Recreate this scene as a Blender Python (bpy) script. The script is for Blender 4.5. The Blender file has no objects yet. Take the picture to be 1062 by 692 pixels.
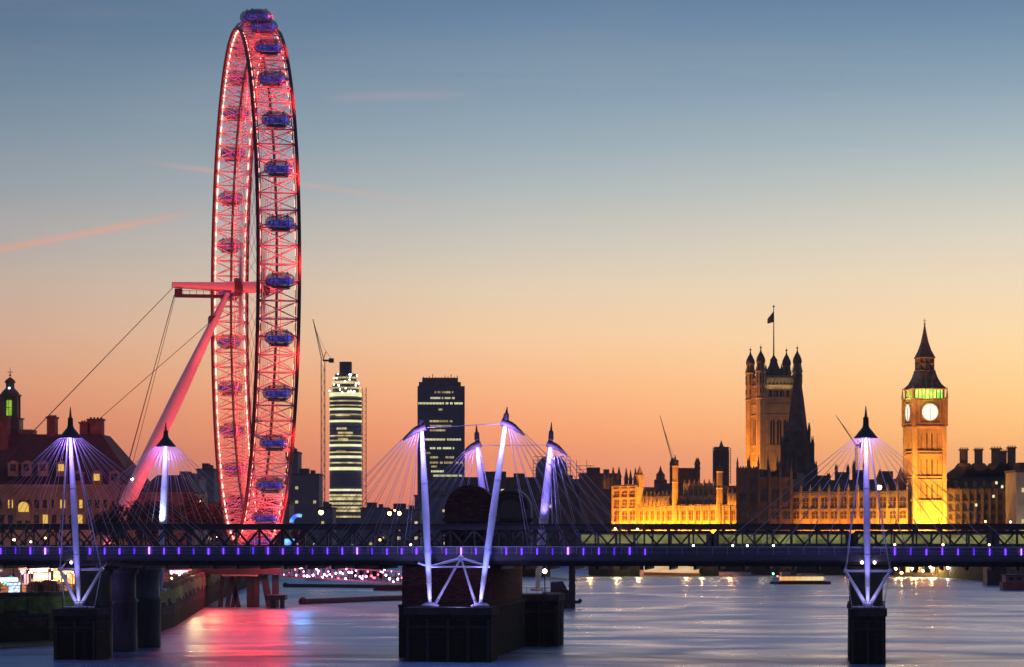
import bpy, bmesh, math, random
from mathutils import Vector, Matrix
random.seed(7)
PI = math.pi
R = math.radians
sc = bpy.context.scene
col = sc.collection
H = 18.0            # eye height above the river
HAZE = 0.00006
F = 2950.0          # focal length in photograph pixels

# ------------------------------------------------------------------ camera
cam = bpy.data.cameras.new('camera')
camo = bpy.data.objects.new('camera', cam); col.objects.link(camo)
camo.location = (0, 0, H); camo.rotation_euler = (R(90), 0, 0)
cam.sensor_width = 36; cam.lens = 36 * F / 1062
cam.shift_y = (548 - 346) / 1062
cam.clip_start = 1; cam.clip_end = 40000
sc.camera = camo

# ------------------------------------------------------------------ colour, exposure
sc.view_settings.view_transform = 'Standard'
sc.view_settings.look = 'None'
sc.view_settings.exposure = 0
sc.view_settings.gamma = 1
sc.view_settings.use_curve_mapping = False
sc.cycles.max_bounces = 6
sc.cycles.diffuse_bounces = 2
sc.cycles.glossy_bounces = 3
sc.cycles.transparent_max_bounces = 8
sc.cycles.sample_clamp_indirect = 6
sc.cycles.caustics_reflective = False
sc.cycles.caustics_refractive = False

def lin(r, g, b):
    def f(c):
        c /= 255.0
        return c / 12.92 if c <= 0.04045 else ((c + 0.055) / 1.055) ** 2.4
    return (f(r), f(g), f(b))

# ------------------------------------------------------------------ world: dusk sky
W = bpy.data.worlds.new('World'); sc.world = W; W.use_nodes = True
nt = W.node_tree; nt.nodes.clear()
def N(t, tree=None, **kw):
    n = (tree or nt).nodes.new(t)
    for k, v in kw.items(): setattr(n, k, v)
    return n
def mth(op, a, b=None, tree=None, clamp=False):
    t = tree or nt
    n = N('ShaderNodeMath', t, operation=op); n.use_clamp = clamp
    for i, v in enumerate((a, b)):
        if v is None: continue
        if isinstance(v, (int, float)): n.inputs[i].default_value = v
        else: t.links.new(v, n.inputs[i])
    return n.outputs[0]
def mixc(f, a, b, tree=None, mode='MIX'):
    t = tree or nt
    n = N('ShaderNodeMix', t, data_type='RGBA', blend_type=mode)
    for i, v in ((0, f), (6, a), (7, b)):
        if isinstance(v, (int, float)): n.inputs[i].default_value = v
        elif isinstance(v, tuple): n.inputs[i].default_value = (*v, 1)
        else: t.links.new(v, n.inputs[i])
    return n.outputs[2]
tc = N('ShaderNodeTexCoord'); sep = N('ShaderNodeSeparateXYZ')
nt.links.new(tc.outputs['Generated'], sep.inputs[0])
dx, dy, dz = sep.outputs
pos = mth('MULTIPLY', mth('MAXIMUM', dz, 0.0), 2.5)
def ramp(stops, pink=.03):
    n = N('ShaderNodeValToRGB'); cr = n.color_ramp
    cr.elements[0].position = 0; cr.elements[1].position = 1
    for i, (y, c) in enumerate(stops):
        p = min(1, max(0, (y if y >= 0 else -y) * 2.5))
        k = .55 * max(0, min(1, 1 - y / .085)); b_ = max(0, 1 - abs(y - .1) / .06)
        c4 = lin(*c); c4 = (c4[0] * (1 + .06 * k), c4[1] * (1 - pink * 2.2 * k - .01 * b_), c4[2] * (1 - .12 * k + .07 * b_), 1)
        if i == 0: cr.elements[0].position = p; cr.elements[0].color = c4
        elif i == len(stops) - 1: cr.elements[-1].position = p; cr.elements[-1].color = c4
        else:
            e = cr.elements.new(p); e.color = c4
    nt.links.new(pos, n.inputs[0])
    return n.outputs[0]
def el(y): return (548 - y) / F
high = [(.26, (80, 112, 150)), (.33, (74, 106, 150)), (.4, (66, 98, 146))]
left = ramp([(el(548), (196, 108, 98)), (el(500), (205, 118, 98)), (el(440), (213, 137, 104)), (el(400), (213, 152, 117)),
             (el(350), (203, 163, 136)), (el(300), (186, 166, 148)), (el(250), (163, 160, 153)), (el(200), (142, 150, 153)), (el(150), (121, 139, 151)),
             (el(100), (103, 126, 145)), (el(50), (88, 113, 137)), (el(0), (73, 102, 132))] + high)
mid = ramp([(el(548), (226, 126, 104)), (el(500), (240, 142, 108)), (el(450), (249, 162, 112)), (el(400), (246, 182, 132)),
            (el(350), (236, 199, 156)), (el(300), (218, 200, 169)), (el(250), (192, 190, 174)), (el(200), (165, 176, 174)), (el(150), (141, 161, 170)),
            (el(100), (121, 146, 164)), (el(50), (102, 131, 156)), (el(0), (84, 116, 148))] + high)
right = ramp([(el(548), (244, 155, 100)), (el(500), (250, 172, 108)), (el(450), (254, 196, 124)), (el(400), (250, 209, 145)),
              (el(350), (242, 213, 164)), (el(300), (229, 211, 176)), (el(250), (210, 205, 182)), (el(200), (184, 192, 182)), (el(150), (155, 175, 180)),
              (el(100), (129, 155, 172)), (el(50), (105, 137, 162)), (el(0), (82, 117, 150))] + high, 0)
az = mth('MULTIPLY', mth('ADD', dx, 0.19), 1 / 0.38, clamp=True)
fl = mth('MULTIPLY', az, 2.0, clamp=True)
fr = mth('SUBTRACT', mth('MULTIPLY', az, 2.0), 1.0, clamp=True)
sky = mixc(fr, mixc(fl, left, mid), right)
# the side away from the afterglow is darker and bluer
back = mth('MULTIPLY', mth('ADD', mth('MULTIPLY', dy, -1.0), 0.55), 0.75, clamp=True)
eastc = mixc(pos, lin(58, 56, 78), lin(34, 50, 84))
sky = mixc(back, sky, eastc)
# vapour trails and faint cirrus, placed by direction in the sky
ax = mth('MULTIPLY', mth('DIVIDE', dx, mth('MAXIMUM', dy, 0.2)), F)
ay = mth('MULTIPLY', mth('DIVIDE', dz, mth('MAXIMUM', dy, 0.2)), F)
nz = N('ShaderNodeTexNoise'); nz.inputs['Scale'].default_value = 26; nz.inputs['Detail'].default_value = 4
nt.links.new(tc.outputs['Generated'], nz.inputs['Vector'])
def trail(x0, y0, x1, y1, wid, amt, colr, sky):
    X0, Y0, X1, Y1 = x0 - 531, 548 - y0, x1 - 531, 548 - y1
    m = (Y1 - Y0) / (X1 - X0)
    d = mth('ABSOLUTE', mth('SUBTRACT', ay, mth('ADD', mth('MULTIPLY', mth('SUBTRACT', ax, X0), m), Y0)))
    g = mth('SUBTRACT', 1.0, mth('DIVIDE', d, wid), clamp=True)
    L = X1 - X0
    u = mth('DIVIDE', mth('SUBTRACT', ax, X0), L)
    e = mth('MULTIPLY', mth('MULTIPLY', u, 5.0, clamp=True), mth('MULTIPLY', mth('SUBTRACT', 1.0, u), 3.0, clamp=True))
    e = mth('MULTIPLY', e, mth('MULTIPLY', nz.outputs[0], 1.6))
    f = mth('MULTIPLY', mth('MULTIPLY', mth('POWER', g, 1.4), e), amt, clamp=True)
    return mixc(f, sky, lin(*colr))
sky = trail(-40, 266, 212, 219, 7, .62, (232, 150, 122), sky)
sky = trail(140, 166, 470, 214, 5, .34, (222, 160, 146), sky)
sky = trail(330, 102, 500, 97, 10, .22, (196, 160, 160), sky)
mp_ = N('ShaderNodeMapping'); mp_.inputs['Scale'].default_value = (5, 5, 42); mp_.inputs['Rotation'].default_value = (0, R(1.5), 0); nt.links.new(tc.outputs['Generated'], mp_.inputs[0])
nc = N('ShaderNodeTexNoise'); nc.inputs['Scale'].default_value = 1.0; nc.inputs['Detail'].default_value = 6; nc.inputs['Roughness'].default_value = .6; nc.inputs['Distortion'].default_value = .6
nt.links.new(mp_.outputs[0], nc.inputs['Vector'])
veil = mth('MULTIPLY', mth('SUBTRACT', nc.outputs[0], .5), 1.8, clamp=True)
sky = mixc(mth('MULTIPLY', veil, .22), sky, mixc(.5, sky, lin(226, 186, 172)))
nish = N('ShaderNodeTexSky', sky_type='NISHITA'); nish.sun_disc = False
nish.sun_elevation = R(1.0); nish.sun_rotation = R(12)
bg1 = N('ShaderNodeBackground'); bg1.inputs[1].default_value = 1.17; nt.links.new(sky, bg1.inputs[0])
bg2 = N('ShaderNodeBackground'); bg2.inputs[1].default_value = 0.004; nt.links.new(nish.outputs[0], bg2.inputs[0])
ad = N('ShaderNodeAddShader'); nt.links.new(bg1.outputs[0], ad.inputs[0]); nt.links.new(bg2.outputs[0], ad.inputs[1])
wo = N('ShaderNodeOutputWorld'); nt.links.new(ad.outputs[0], wo.inputs[0])

# the sun is down: only a very weak, very soft glow is left where it set
sl = bpy.data.lights.new('afterglow_sun', 'SUN'); sl.energy = 0.12; sl.angle = R(25); sl.color = (1, .62, .4)
so = bpy.data.objects.new('afterglow_sun', sl); col.objects.link(so)
_d = Vector((math.sin(R(12)), math.cos(R(12)), math.tan(R(4))))
so.rotation_euler = _d.to_track_quat('Z', 'Y').to_euler()

# ------------------------------------------------------------------ helpers
def P(px, py, Y): return Vector(((px - 531) / F * Y, Y, H + (548 - py) / F * Y))
def PX(px, Y): return (px - 531) / F * Y
def PZ(py, Y): return H + (548 - py) / F * Y

class MB:
    def __init__(s): s.v = []; s.f = []; s.sm = []
    def add(s, vs, fs, smooth=False):
        o = len(s.v); s.v += [tuple(v) for v in vs]
        s.f += [tuple(i + o for i in f) for f in fs]; s.sm += [smooth] * len(fs)
        return s
    def box(s, x0, x1, y0, y1, z0, z1):
        vs = [(x, y, z) for z in (z0, z1) for y in (y0, y1) for x in (x0, x1)]
        return s.add(vs, [(0, 2, 3, 1), (4, 5, 7, 6), (0, 1, 5, 4), (2, 6, 7, 3), (0, 4, 6, 2), (1, 3, 7, 5)])
    def cbox(s, cx, cy, w, d, z0, z1): return s.box(cx - w / 2, cx + w / 2, cy - d / 2, cy + d / 2, z0, z1)
    def frus(s, cx, cy, w0, d0, z0, w1, d1, z1):
        vs = [(cx + a * w0 / 2, cy + b * d0 / 2, z0) for b in (-1, 1) for a in (-1, 1)] + [(cx + a * w1 / 2, cy + b * d1 / 2, z1) for b in (-1, 1) for a in (-1, 1)]
        return s.add(vs, [(0, 2, 3, 1), (4, 5, 7, 6), (0, 1, 5, 4), (2, 6, 7, 3), (0, 4, 6, 2), (1, 3, 7, 5)])
    def tube(s, p, q, r0, r1=None, n=8, caps=True):
        p = Vector(p); q = Vector(q); r1 = r0 if r1 is None else r1
        d = (q - p).normalized(); u = d.cross(Vector((0, 0, 1)))
        if u.length < 1e-3: u = Vector((1, 0, 0))
        u.normalize(); w = d.cross(u)
        vs = []
        for c, r in ((p, r0), (q, r1)):
            for i in range(n):
                a = 2 * PI * i / n; vs.append(c + u * (r * math.cos(a)) + w * (r * math.sin(a)))
        fs = [(i, (i + 1) % n, n + (i + 1) % n, n + i) for i in range(n)]
        s.add(vs, fs, n > 4)
        if caps: s.add(vs, [tuple(range(n - 1, -1, -1)), tuple(range(n, 2 * n))])
        return s
    def chain(s, pts, rs, n=8):
        for i in range(len(pts) - 1): s.tube(pts[i], pts[i + 1], rs[i], rs[i + 1], n)
        return s
    def beam(s, p, q, w, h=None):
        p = Vector(p); q = Vector(q); h = h or w
        d = (q - p).normalized(); u = d.cross(Vector((0, 0, 1)))
        if u.length < 1e-3: u = Vector((1, 0, 0))
        u.normalize(); t = u.cross(d).normalized()
        vs = [c + u * (a * w / 2) + t * (b * h / 2) for c in (p, q) for b in (-1, 1) for a in (-1, 1)]
        return s.add(vs, [(0, 1, 3, 2), (4, 6, 7, 5), (0, 4, 5, 1), (2, 3, 7, 6), (0, 2, 6, 4), (1, 5, 7, 3)])
    def lathe(s, cx, cy, prof, n=16, smooth=True):
        vs = []; fs = []
        for r, z in prof:
            for i in range(n):
                a = 2 * PI * (i + .5) / n; vs.append((cx + r * math.cos(a), cy + r * math.sin(a), z))
        m = len(prof)
        for j in range(m - 1):
            for i in range(n):
                fs.append((j * n + i, j * n + (i + 1) % n, (j + 1) * n + (i + 1) % n, (j + 1) * n + i))
        fs.append(tuple(range(n - 1, -1, -1))); fs.append(tuple((m - 1) * n + i for i in range(n)))
        return s.add(vs, fs, smooth)
    def prism(s, poly, z0, z1):
        n = len(poly)
        vs = [(x, y, z0) for x, y in poly] + [(x, y, z1) for x, y in poly]
        fs = [(i, (i + 1) % n, n + (i + 1) % n, n + i) for i in range(n)] + [tuple(range(n - 1, -1, -1)), tuple(range(n, 2 * n))]
        return s.add(vs, fs)
    def slab(s, prof, y0, y1):            # outline in x/z given thickness along y
        n = len(prof)
        vs = [(x, y0, z) for x, z in prof] + [(x, y1, z) for x, z in prof]
        fs = [(i, (i + 1) % n, n + (i + 1) % n, n + i) for i in range(n)] + [tuple(range(n - 1, -1, -1)), tuple(range(n, 2 * n))]
        return s.add(vs, fs)
    def ball(s, c, r, n=8, sz=1.0):
        return s.lathe(c[0], c[1], [(r * math.cos(a) + 1e-4, c[2] + r * sz * math.sin(a)) for a in [R(-90 + 180 * k / n) for k in range(n + 1)]], n + 2)
    def build(s, name, mat, parent=None, fix=True):
        me = bpy.data.meshes.new(name)
        me.from_pydata(s.v, [], s.f); me.update()
        me.polygons.foreach_set('use_smooth', s.sm)
        if fix:
            bm = bmesh.new(); bm.from_mesh(me); bmesh.ops.recalc_face_normals(bm, faces=bm.faces); bm.to_mesh(me); bm.free()
        me.materials.append(mat)
        o = bpy.data.objects.new(name, me); col.objects.link(o)
        if parent: o.parent = parent
        return o

def tag(o, label=None, cat=None, group=None, kind=None):
    if label: o['label'] = label
    if cat: o['category'] = cat
    if group: o['group'] = group
    if kind: o['kind'] = kind
    return o
def empty(name, loc=(0, 0, 0), rz=0, label=None, cat=None, group=None):
    o = bpy.data.objects.new(name, None); col.objects.link(o)
    o.location = loc; o.rotation_euler = (0, 0, rz); o.empty_display_size = 1
    return tag(o, label, cat, group)
def kids(o): return [c for c in bpy.data.objects if c.parent == o]
def copy_tree(o, parent=None, lab=None):
    c = o.copy(); col.objects.link(c); c.parent = parent
    for ch in kids(o): copy_tree(ch, c)
    if lab: c['label'] = lab
    return c

# ------------------------------------------------------------------ materials
MATS = {}
def mat(name, c, rough=.7, metal=0, var=.25, scale=.4, c2=None, stretch=(1, 1, 1), bump=0, spec=.5):
    if name in MATS: return MATS[name]
    m = bpy.data.materials.new(name); m.use_nodes = True; t = m.node_tree
    b = t.nodes['Principled BSDF']; b.inputs['Roughness'].default_value = rough; b.inputs['Metallic'].default_value = metal
    b.inputs['Specular IOR Level'].default_value = spec
    co = N('ShaderNodeTexCoord', t); mp = N('ShaderNodeMapping', t); mp.inputs['Scale'].default_value = stretch
    t.links.new(co.outputs['Object'], mp.inputs[0])
    n = N('ShaderNodeTexNoise', t); n.inputs['Scale'].default_value = scale; n.inputs['Detail'].default_value = 5; n.inputs['Roughness'].default_value = .65
    t.links.new(mp.outputs[0], n.inputs['Vector'])
    a = tuple(max(0, x * (1 - var)) for x in c); d = c2 or tuple(min(1, x * (1 + var)) for x in c)
    f = mth('MULTIPLY', mth('SUBTRACT', n.outputs[0], .3, t), 2.5, t, True)
    t.links.new(mixc(f, a, d, t), b.inputs['Base Color'])
    if bump:
        bp = N('ShaderNodeBump', t); bp.inputs['Strength'].default_value = bump; bp.inputs['Distance'].default_value = .3
        t.links.new(n.outputs[0], bp.inputs['Height']); t.links.new(bp.outputs[0], b.inputs['Normal'])
    MATS[name] = m; return m
def emit(name, c, s, base=(.02, .02, .02)):
    if name in MATS: return MATS[name]
    m = bpy.data.materials.new(name); m.use_nodes = True; b = m.node_tree.nodes['Principled BSDF']
    b.inputs['Base Color'].default_value = (*base, 1); b.inputs['Emission Color'].default_value = (*c, 1); b.inputs['Emission Strength'].default_value = s
    b.inputs['Roughness'].default_value = .5
    MATS[name] = m; return m
def emitvar(name, c1, c2, s, scale=1.0, thr=.45, stretch=(1, 1, 1)):   # lit rooms: some bright, some dim
    if name in MATS: return MATS[name]
    m = bpy.data.materials.new(name); m.use_nodes = True; t = m.node_tree; b = t.nodes['Principled BSDF']
    co = N('ShaderNodeTexCoord', t); mp = N('ShaderNodeMapping', t); mp.inputs['Scale'].default_value = stretch
    t.links.new(co.outputs['Object'], mp.inputs[0])
    n = N('ShaderNodeTexNoise', t); n.inputs['Scale'].default_value = scale; n.inputs['Detail'].default_value = 3
    t.links.new(mp.outputs[0], n.inputs['Vector'])
    f = mth('MULTIPLY', mth('SUBTRACT', n.outputs[0], thr, t), 5, t, True)
    t.links.new(mixc(f, c1, c2, t), b.inputs['Emission Color']); b.inputs['Emission Strength'].default_value = s
    b.inputs['Base Color'].default_value = (.03, .03, .03, 1)
    MATS[name] = m; return m

M_steel = mat('white_steel', (.72, .72, .74), .4, 0, .06, .5)
M_rod = mat('stay_steel', (.42, .42, .45), .35, .2, .05)
M_dark = mat('dark_iron', (.045, .04, .042), .6, 0, .3, .8)
M_truss = mat('truss_paint', (.055, .06, .055), .55, 0, .35, .6)
M_conc = mat('pier_concrete', (.085, .072, .066), .95, 0, .35, .5, bump=.3, spec=.15)
M_wet = mat('wet_pier_face', (.022, .021, .02), .95, 0, .5, .6, stretch=(1, 1, .3), bump=.3, spec=.1)
M_brick = mat('red_brick', (.2, .075, .06), .85, 0, .35, .5, bump=.3)
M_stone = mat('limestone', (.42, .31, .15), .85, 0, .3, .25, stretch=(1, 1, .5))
M_stoned = mat('dark_stone', (.13, .095, .075), .85, 0, .35, .25)  # even stone tone, darker than the limestone
M_roof = mat('slate_roof', (.045, .04, .042), .9, 0, .3, .3)
M_glassd = mat('dark_glass', (.03, .035, .045), .2, 0, .3, .3)
M_bank = mat('quay_stone', (.075, .065, .055), .95, 0, .4, .3, bump=.4, spec=.15)
M_algae = mat('algae_fringe', (.10, .15, .03), .8, 0, .6, .8, bump=.5)
M_pave = mat('paving', (.2, .18, .16), .8, 0, .25, .3)
M_deckp = mat('deck_panel', (.12, .11, .13), .45, 0, .2, .4)
M_wood = mat('wet_timber', (.05, .04, .035), .7, 0, .4, .7)
M_bark = mat('bark', (.07, .05, .04), .9, 0, .4, 1.5)
M_leaf = mat('twig_foliage', (.06, .05, .03), .9, 0, .5, .3)
M_cream = mat('pale_portland_stone', (.42, .36, .31), .8, 0, .25, .15)
M_far = mat('far_concrete', (.2, .19, .21), .8, 0, .2, .1)
M_tower = mat('tower_cladding', (.2, .21, .25), .35, 0, .2, .1)
M_gold = mat('gilded_iron', (.5, .33, .1), .4, .5, .2, .5)

def masonry(name, c, bw, bh, tide=3.6, weed=(.02, .03, .012), rough=.95):
    m = bpy.data.materials.new(name); m.use_nodes = True; t = m.node_tree; b = t.nodes['Principled BSDF']
    b.inputs['Roughness'].default_value = rough; b.inputs['Specular IOR Level'].default_value = .15
    co = N('ShaderNodeTexCoord', t); sp_ = N('ShaderNodeSeparateXYZ', t); t.links.new(co.outputs['Object'], sp_.inputs[0])
    cb_ = N('ShaderNodeCombineXYZ', t); t.links.new(mth('ADD', sp_.outputs[0], sp_.outputs[1], t), cb_.inputs[0]); t.links.new(sp_.outputs[2], cb_.inputs[1])
    br_ = N('ShaderNodeTexBrick', t); br_.inputs['Scale'].default_value = 1; br_.inputs['Brick Width'].default_value = bw; br_.inputs['Row Height'].default_value = bh; br_.inputs['Mortar Size'].default_value = .05
    br_.inputs['Color1'].default_value = (*[x * .65 for x in c], 1); br_.inputs['Color2'].default_value = (*[min(1, x * 1.35) for x in c], 1); br_.inputs['Mortar'].default_value = (*[x * .35 for x in c], 1)
    t.links.new(cb_.outputs[0], br_.inputs['Vector'])
    n = N('ShaderNodeTexNoise', t); n.inputs['Scale'].default_value = .5; n.inputs['Detail'].default_value = 6; t.links.new(co.outputs['Object'], n.inputs['Vector'])
    stain = mth('MULTIPLY', mth('SUBTRACT', n.outputs[0], .35, t), 2.4, t, True)
    base = mixc(mth('MULTIPLY', stain, .6, t), br_.outputs[0], tuple(x * .4 for x in c), t)
    edge = mth('ADD', mth('MULTIPLY', mth('SUBTRACT', n.outputs[0], .5, t), 3.0, t), tide, t)
    f = mth('MULTIPLY', mth('SUBTRACT', edge, sp_.outputs[2], t), 1.2, t, True)
    t.links.new(mixc(mth('MULTIPLY', f, .85, t), base, weed, t), b.inputs['Base Color'])
    bp = N('ShaderNodeBump', t); bp.inputs['Strength'].default_value = .5; bp.inputs['Distance'].default_value = .15
    t.links.new(mth('ADD', br_.outputs[1], mth('MULTIPLY', n.outputs[0], -2.0, t), t), bp.inputs['Height']); t.links.new(bp.outputs[0], b.inputs['Normal'])
    MATS[name] = m; return m
M_wet = masonry('wet_pier_masonry', (.045, .04, .036), 1.6, .6)
M_brick = masonry('pier_brickwork', (.2, .075, .06), .9, .32, -5)
M_bank = masonry('quay_masonry', (.085, .072, .06), 1.8, .7, 3.0, (.02, .035, .012))
E_warm = emit('warm_lamp', (1, .62, .25), 14)
E_white = emit('white_lamp', (1, .93, .85), 12)
E_orange = emit('sodium_lamp', (1, .42, .08), 16)

def light(kind, name, loc, energy, colr, aim=None, size=1.0, angle=60, blend=.5, parent=None):
    l = bpy.data.lights.new(name, kind); l.energy = energy; l.color = colr
    if kind == 'SPOT': l.spot_size = R(angle); l.spot_blend = blend; l.shadow_soft_size = size
    elif kind == 'POINT': l.shadow_soft_size = size
    elif kind == 'AREA':
        if isinstance(size, tuple): l.shape = 'RECTANGLE'; l.size, l.size_y = size
        else: l.size = size
        l.spread = R(angle)
    o = bpy.data.objects.new(name, l); col.objects.link(o)
    if parent: o.parent = parent
    o.location = loc
    if aim is not None:
        d = Vector(aim) - Vector(loc)
        o.rotation_euler = d.to_track_quat('-Z', 'Y').to_euler()
    return o

# ------------------------------------------------------------------ the setting: river, banks
def water_mat():
    m = bpy.data.materials.new('river_water'); m.use_nodes = True; t = m.node_tree; b = t.nodes['Principled BSDF']
    b.inputs['IOR'].default_value = 2.2; b.inputs['Metallic'].default_value = .55
    geo = N('ShaderNodeNewGeometry', t)
    def noise(sx, sy, sc_, det, dist=0):
        mp = N('ShaderNodeMapping', t); mp.inputs['Scale'].default_value = (sx, sy, 1); mp.inputs['Rotation'].default_value = (0, 0, R(4))
        t.links.new(geo.outputs['Position'], mp.inputs[0])
        n = N('ShaderNodeTexNoise', t); n.inputs['Scale'].default_value = sc_; n.inputs['Detail'].default_value = det; n.inputs['Distortion'].default_value = dist
        t.links.new(mp.outputs[0], n.inputs['Vector']); return n.outputs[0]
    big = noise(.028, .042, 1, 5, 1.2)
    midn = noise(.05, .11, 1, 4, .9)
    rip = noise(.35, 1.1, 1, 3)
    f = mth('MULTIPLY', mth('SUBTRACT', big, .35, t), 3.2, t, True)
    # blue sky reflection painted into the metallic tint, paler in patches
    t.links.new(mixc(f, (.20, .385, .53), (.33, .47, .56), t), b.inputs['Base Color'])
    rr = mth('ADD', mth('MULTIPLY', f, -.2, t), .44, t)
    t.links.new(rr, b.inputs['Roughness'])
    h = mth('ADD', mth('MULTIPLY', midn, 1.0, t), mth('MULTIPLY', rip, .4, t), t)
    bp = N('ShaderNodeBump', t); bp.inputs['Strength'].default_value = .35; bp.inputs['Distance'].default_value = .5
    t.links.new(h, bp.inputs['Height']); t.links.new(bp.outputs[0], b.inputs['Normal'])
    return m
M_water = water_mat()
tag(MB().add([(-3000, 50, 0), (3000, 50, 0), (4500, 6000, 0), (-4500, 6000, 0)], [(0, 1, 2, 3)]).build('river_water', M_water), kind='structure')

bankL = [(-400, 300), (-125, 398), (-73, 447), (-61, 478), (-62, 520), (-73.5, 700), (-76, 760), (-88, 1000), (-110, 1400), (-170, 2200), (-420, 4500), (-4500, 4500), (-4500, 300)]
bankR = [(230, 250), (172, 700), (166, 880), (158, 1040), (151, 1098), (112, 1150), (46, 1262), (20, 1500), (-40, 2300), (-250, 4500), (5000, 4500), (5000, 250)]
tag(MB().prism(bankL, -3, 7.0).build('south_bank', M_pave), kind='structure')
tag(MB().prism(bankR, -3, 6.4).build('north_bank', M_pave), kind='structure')
tag(MB().prism([(-5200, 4503), (5200, 4503), (5200, 6000), (-5200, 6000)], -3, 7).build('far_ground', M_pave), kind='structure')
def offset(poly, k):
    out = []
    for i, (x, y) in enumerate(poly):
        out.append((x + k, y))
    return out
def wall_along(pts, w, z0, z1, side):
    mb = MB()
    for a, b in zip(pts, pts[1:]):
        a = Vector((*a, 0)); b = Vector((*b, 0)); d = (b - a).normalized(); n = Vector((-d.y, d.x, 0)) * side
        a2 = a - d * .3; b2 = b + d * .3
        mb.prism([(a2 + n * -.25)[:2], (b2 + n * -.25)[:2], (b2 + n * w)[:2], (a2 + n * w)[:2]], z0, z1)
    return mb
ew = empty('embankment_wall', (0, 0, 0), 0, 'stone river wall with green weed on its face curving along the left bank', 'river wall')
wall_along(bankL[1:8], 1.2, -1, 7.7, 1).build('wall_face', M_bank, ew)
ab_ = MB()
for a, b in zip(bankL[1:7], bankL[2:8]):
    a = Vector((*a, 0)); b = Vector((*b, 0)); d = (b - a).normalized(); n = Vector((d.y, -d.x, 0)); L = (b - a).length; u = 0
    while u < L:
        w_ = random.uniform(2, 5); q = a + d * u; ab_.prism([(q + n * .26)[:2], (q + d * w_ + n * .26)[:2], (q + d * w_ + n * .42)[:2], (q + n * .42)[:2]], random.uniform(4.2, 5.6), 7.0 + random.uniform(0, .5)); u += w_ * 1.05
ab_.build('algae_band', M_algae, ew)
cop = wall_along(bankL[1:8], 1.5, 7.7, 8.0, 1).build('coping', M_conc, ew)
ew2 = empty('embankment_wall', (0, 0, 0), 0, 'low dark stone river wall below the clock tower on the far right bank', 'river wall')
wall_along(bankR[1:7], 1.2, -1, 7.6, -1).build('wall_face', M_bank, ew2)
# muddy foreshore, bottom left
tag(MB().prism([(-160, 350), (-80, 415), (-63, 452), (-59, 470), (-62, 482), (-75, 455), (-126, 405), (-170, 380)], -.5, .35).build('foreshore_mud', mat('river_mud', (.09, .06, .045), .5, 0, .4, .3)), kind='structure')

# ------------------------------------------------------------------ bridges (common frame: x along the deck, y away from us)
AL = R(7.1)
BO = (47.15, 379, 0)
def spx(px, t=0):           # local x of the bridge line seen at a photograph column
    k = (px - 531) / F; ca, sa = math.cos(AL), math.sin(AL)
    ox, oy = BO[0] + t * sa, BO[1] + t * ca
    return (k * oy - ox) / (ca + k * sa)
M_purple = emit('violet_deck_lamp', (.13, .03, 1), 3.2)
M_pl = emit('violet_projector', (.5, .4, 1), 6)

def pylon(root, name, base, top, label, spire_to, fan, deck_z, rods, r_mid=.62, hat='cone', lampe=1.0, bright=1.0, upcol=(.42, .36, 1), extra=None):
    """mast from base to top with a dark cap, spire, stay rods fanned to the deck, lamps at foot and head"""
    base = Vector(base); top = Vector(top)
    mb = MB(); ax_ = top - base
    pts = [base + ax_ * u for u in (0, .12, .3, .5, .7, .88, 1)]
    mb.chain(pts, [r_mid * k for k in (.45, .68, .92, 1.0, .9, .68, .48)], 12)
    mb.tube(base - Vector((0, 0, .15)), base + Vector((0, 0, .25)), r_mid * 1.5, r_mid * 1.5, 12)
    for u in (.12, .3, .5, .7, .88):
        c_ = base + ax_ * u; k_ = {.12: .68, .3: .92, .5: 1.0, .7: .9, .88: .68}[u] * r_mid + .05
        mb.tube(c_ - ax_.normalized() * .07, c_ + ax_.normalized() * .07, k_, k_, 14)
    m = mb.build(name, M_steel, root); m['label'] = label
    sp = Vector(spire_to)
    s = MB().chain([top, top.lerp(sp, .25), top.lerp(sp, .3), top.lerp(sp, .62), top.lerp(sp, .65), sp], [.3, .3, .42, .36, .2, .05], 8)
    s.build('spire', M_dark, m)
    if hat == 'cone':
        hh = MB().lathe(top.x, top.y, [(.25, top.z + 2.0), (.5, top.z + 1.2), (1.0, top.z + .6), (1.35, top.z + .15), (1.6, top.z - .12), (1.55, top.z - .22), (.4, top.z + .1)], 20)
        hh.build('cap', M_dark, m)
    else:                    # a swept fin on one side
        sgn = hat
        L = [Vector((top.x - sgn * .5, top.y, top.z + .5)), Vector((top.x + sgn * 1.0, top.y, top.z - .1)), Vector((top.x + sgn * 2.6, top.y, top.z - 1.4))]
        fin = MB()
        for a, b, w0, w1 in ((L[0], L[1], .6, .45), (L[1], L[2], .45, .1)): fin.tube(a, b, w0, w1, 8)
        fin.build('cap', M_dark, m)
    for (a, b, r) in rods:
        MB().tube(a, b, r, r, 5, False).build('stay_rod', M_rod, m, fix=False)
    return m

def rods_for(top, deck_z, t0, t1, n, step, first, sides, rr=.03, drop=.35, hatr=1.6):
    out = []
    for sd in sides:
        for k in range(n):
            dx_ = sd * (first + step * k)
            st = Vector((top.x + sd * min(hatr, .4 + .2 * k), top.y, top.z - .15 - drop * .2 * k * 0))
            for tt in (t0, t1):
                out.append((st, Vector((top.x + dx_, tt, deck_z)), rr))
    return out

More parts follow.
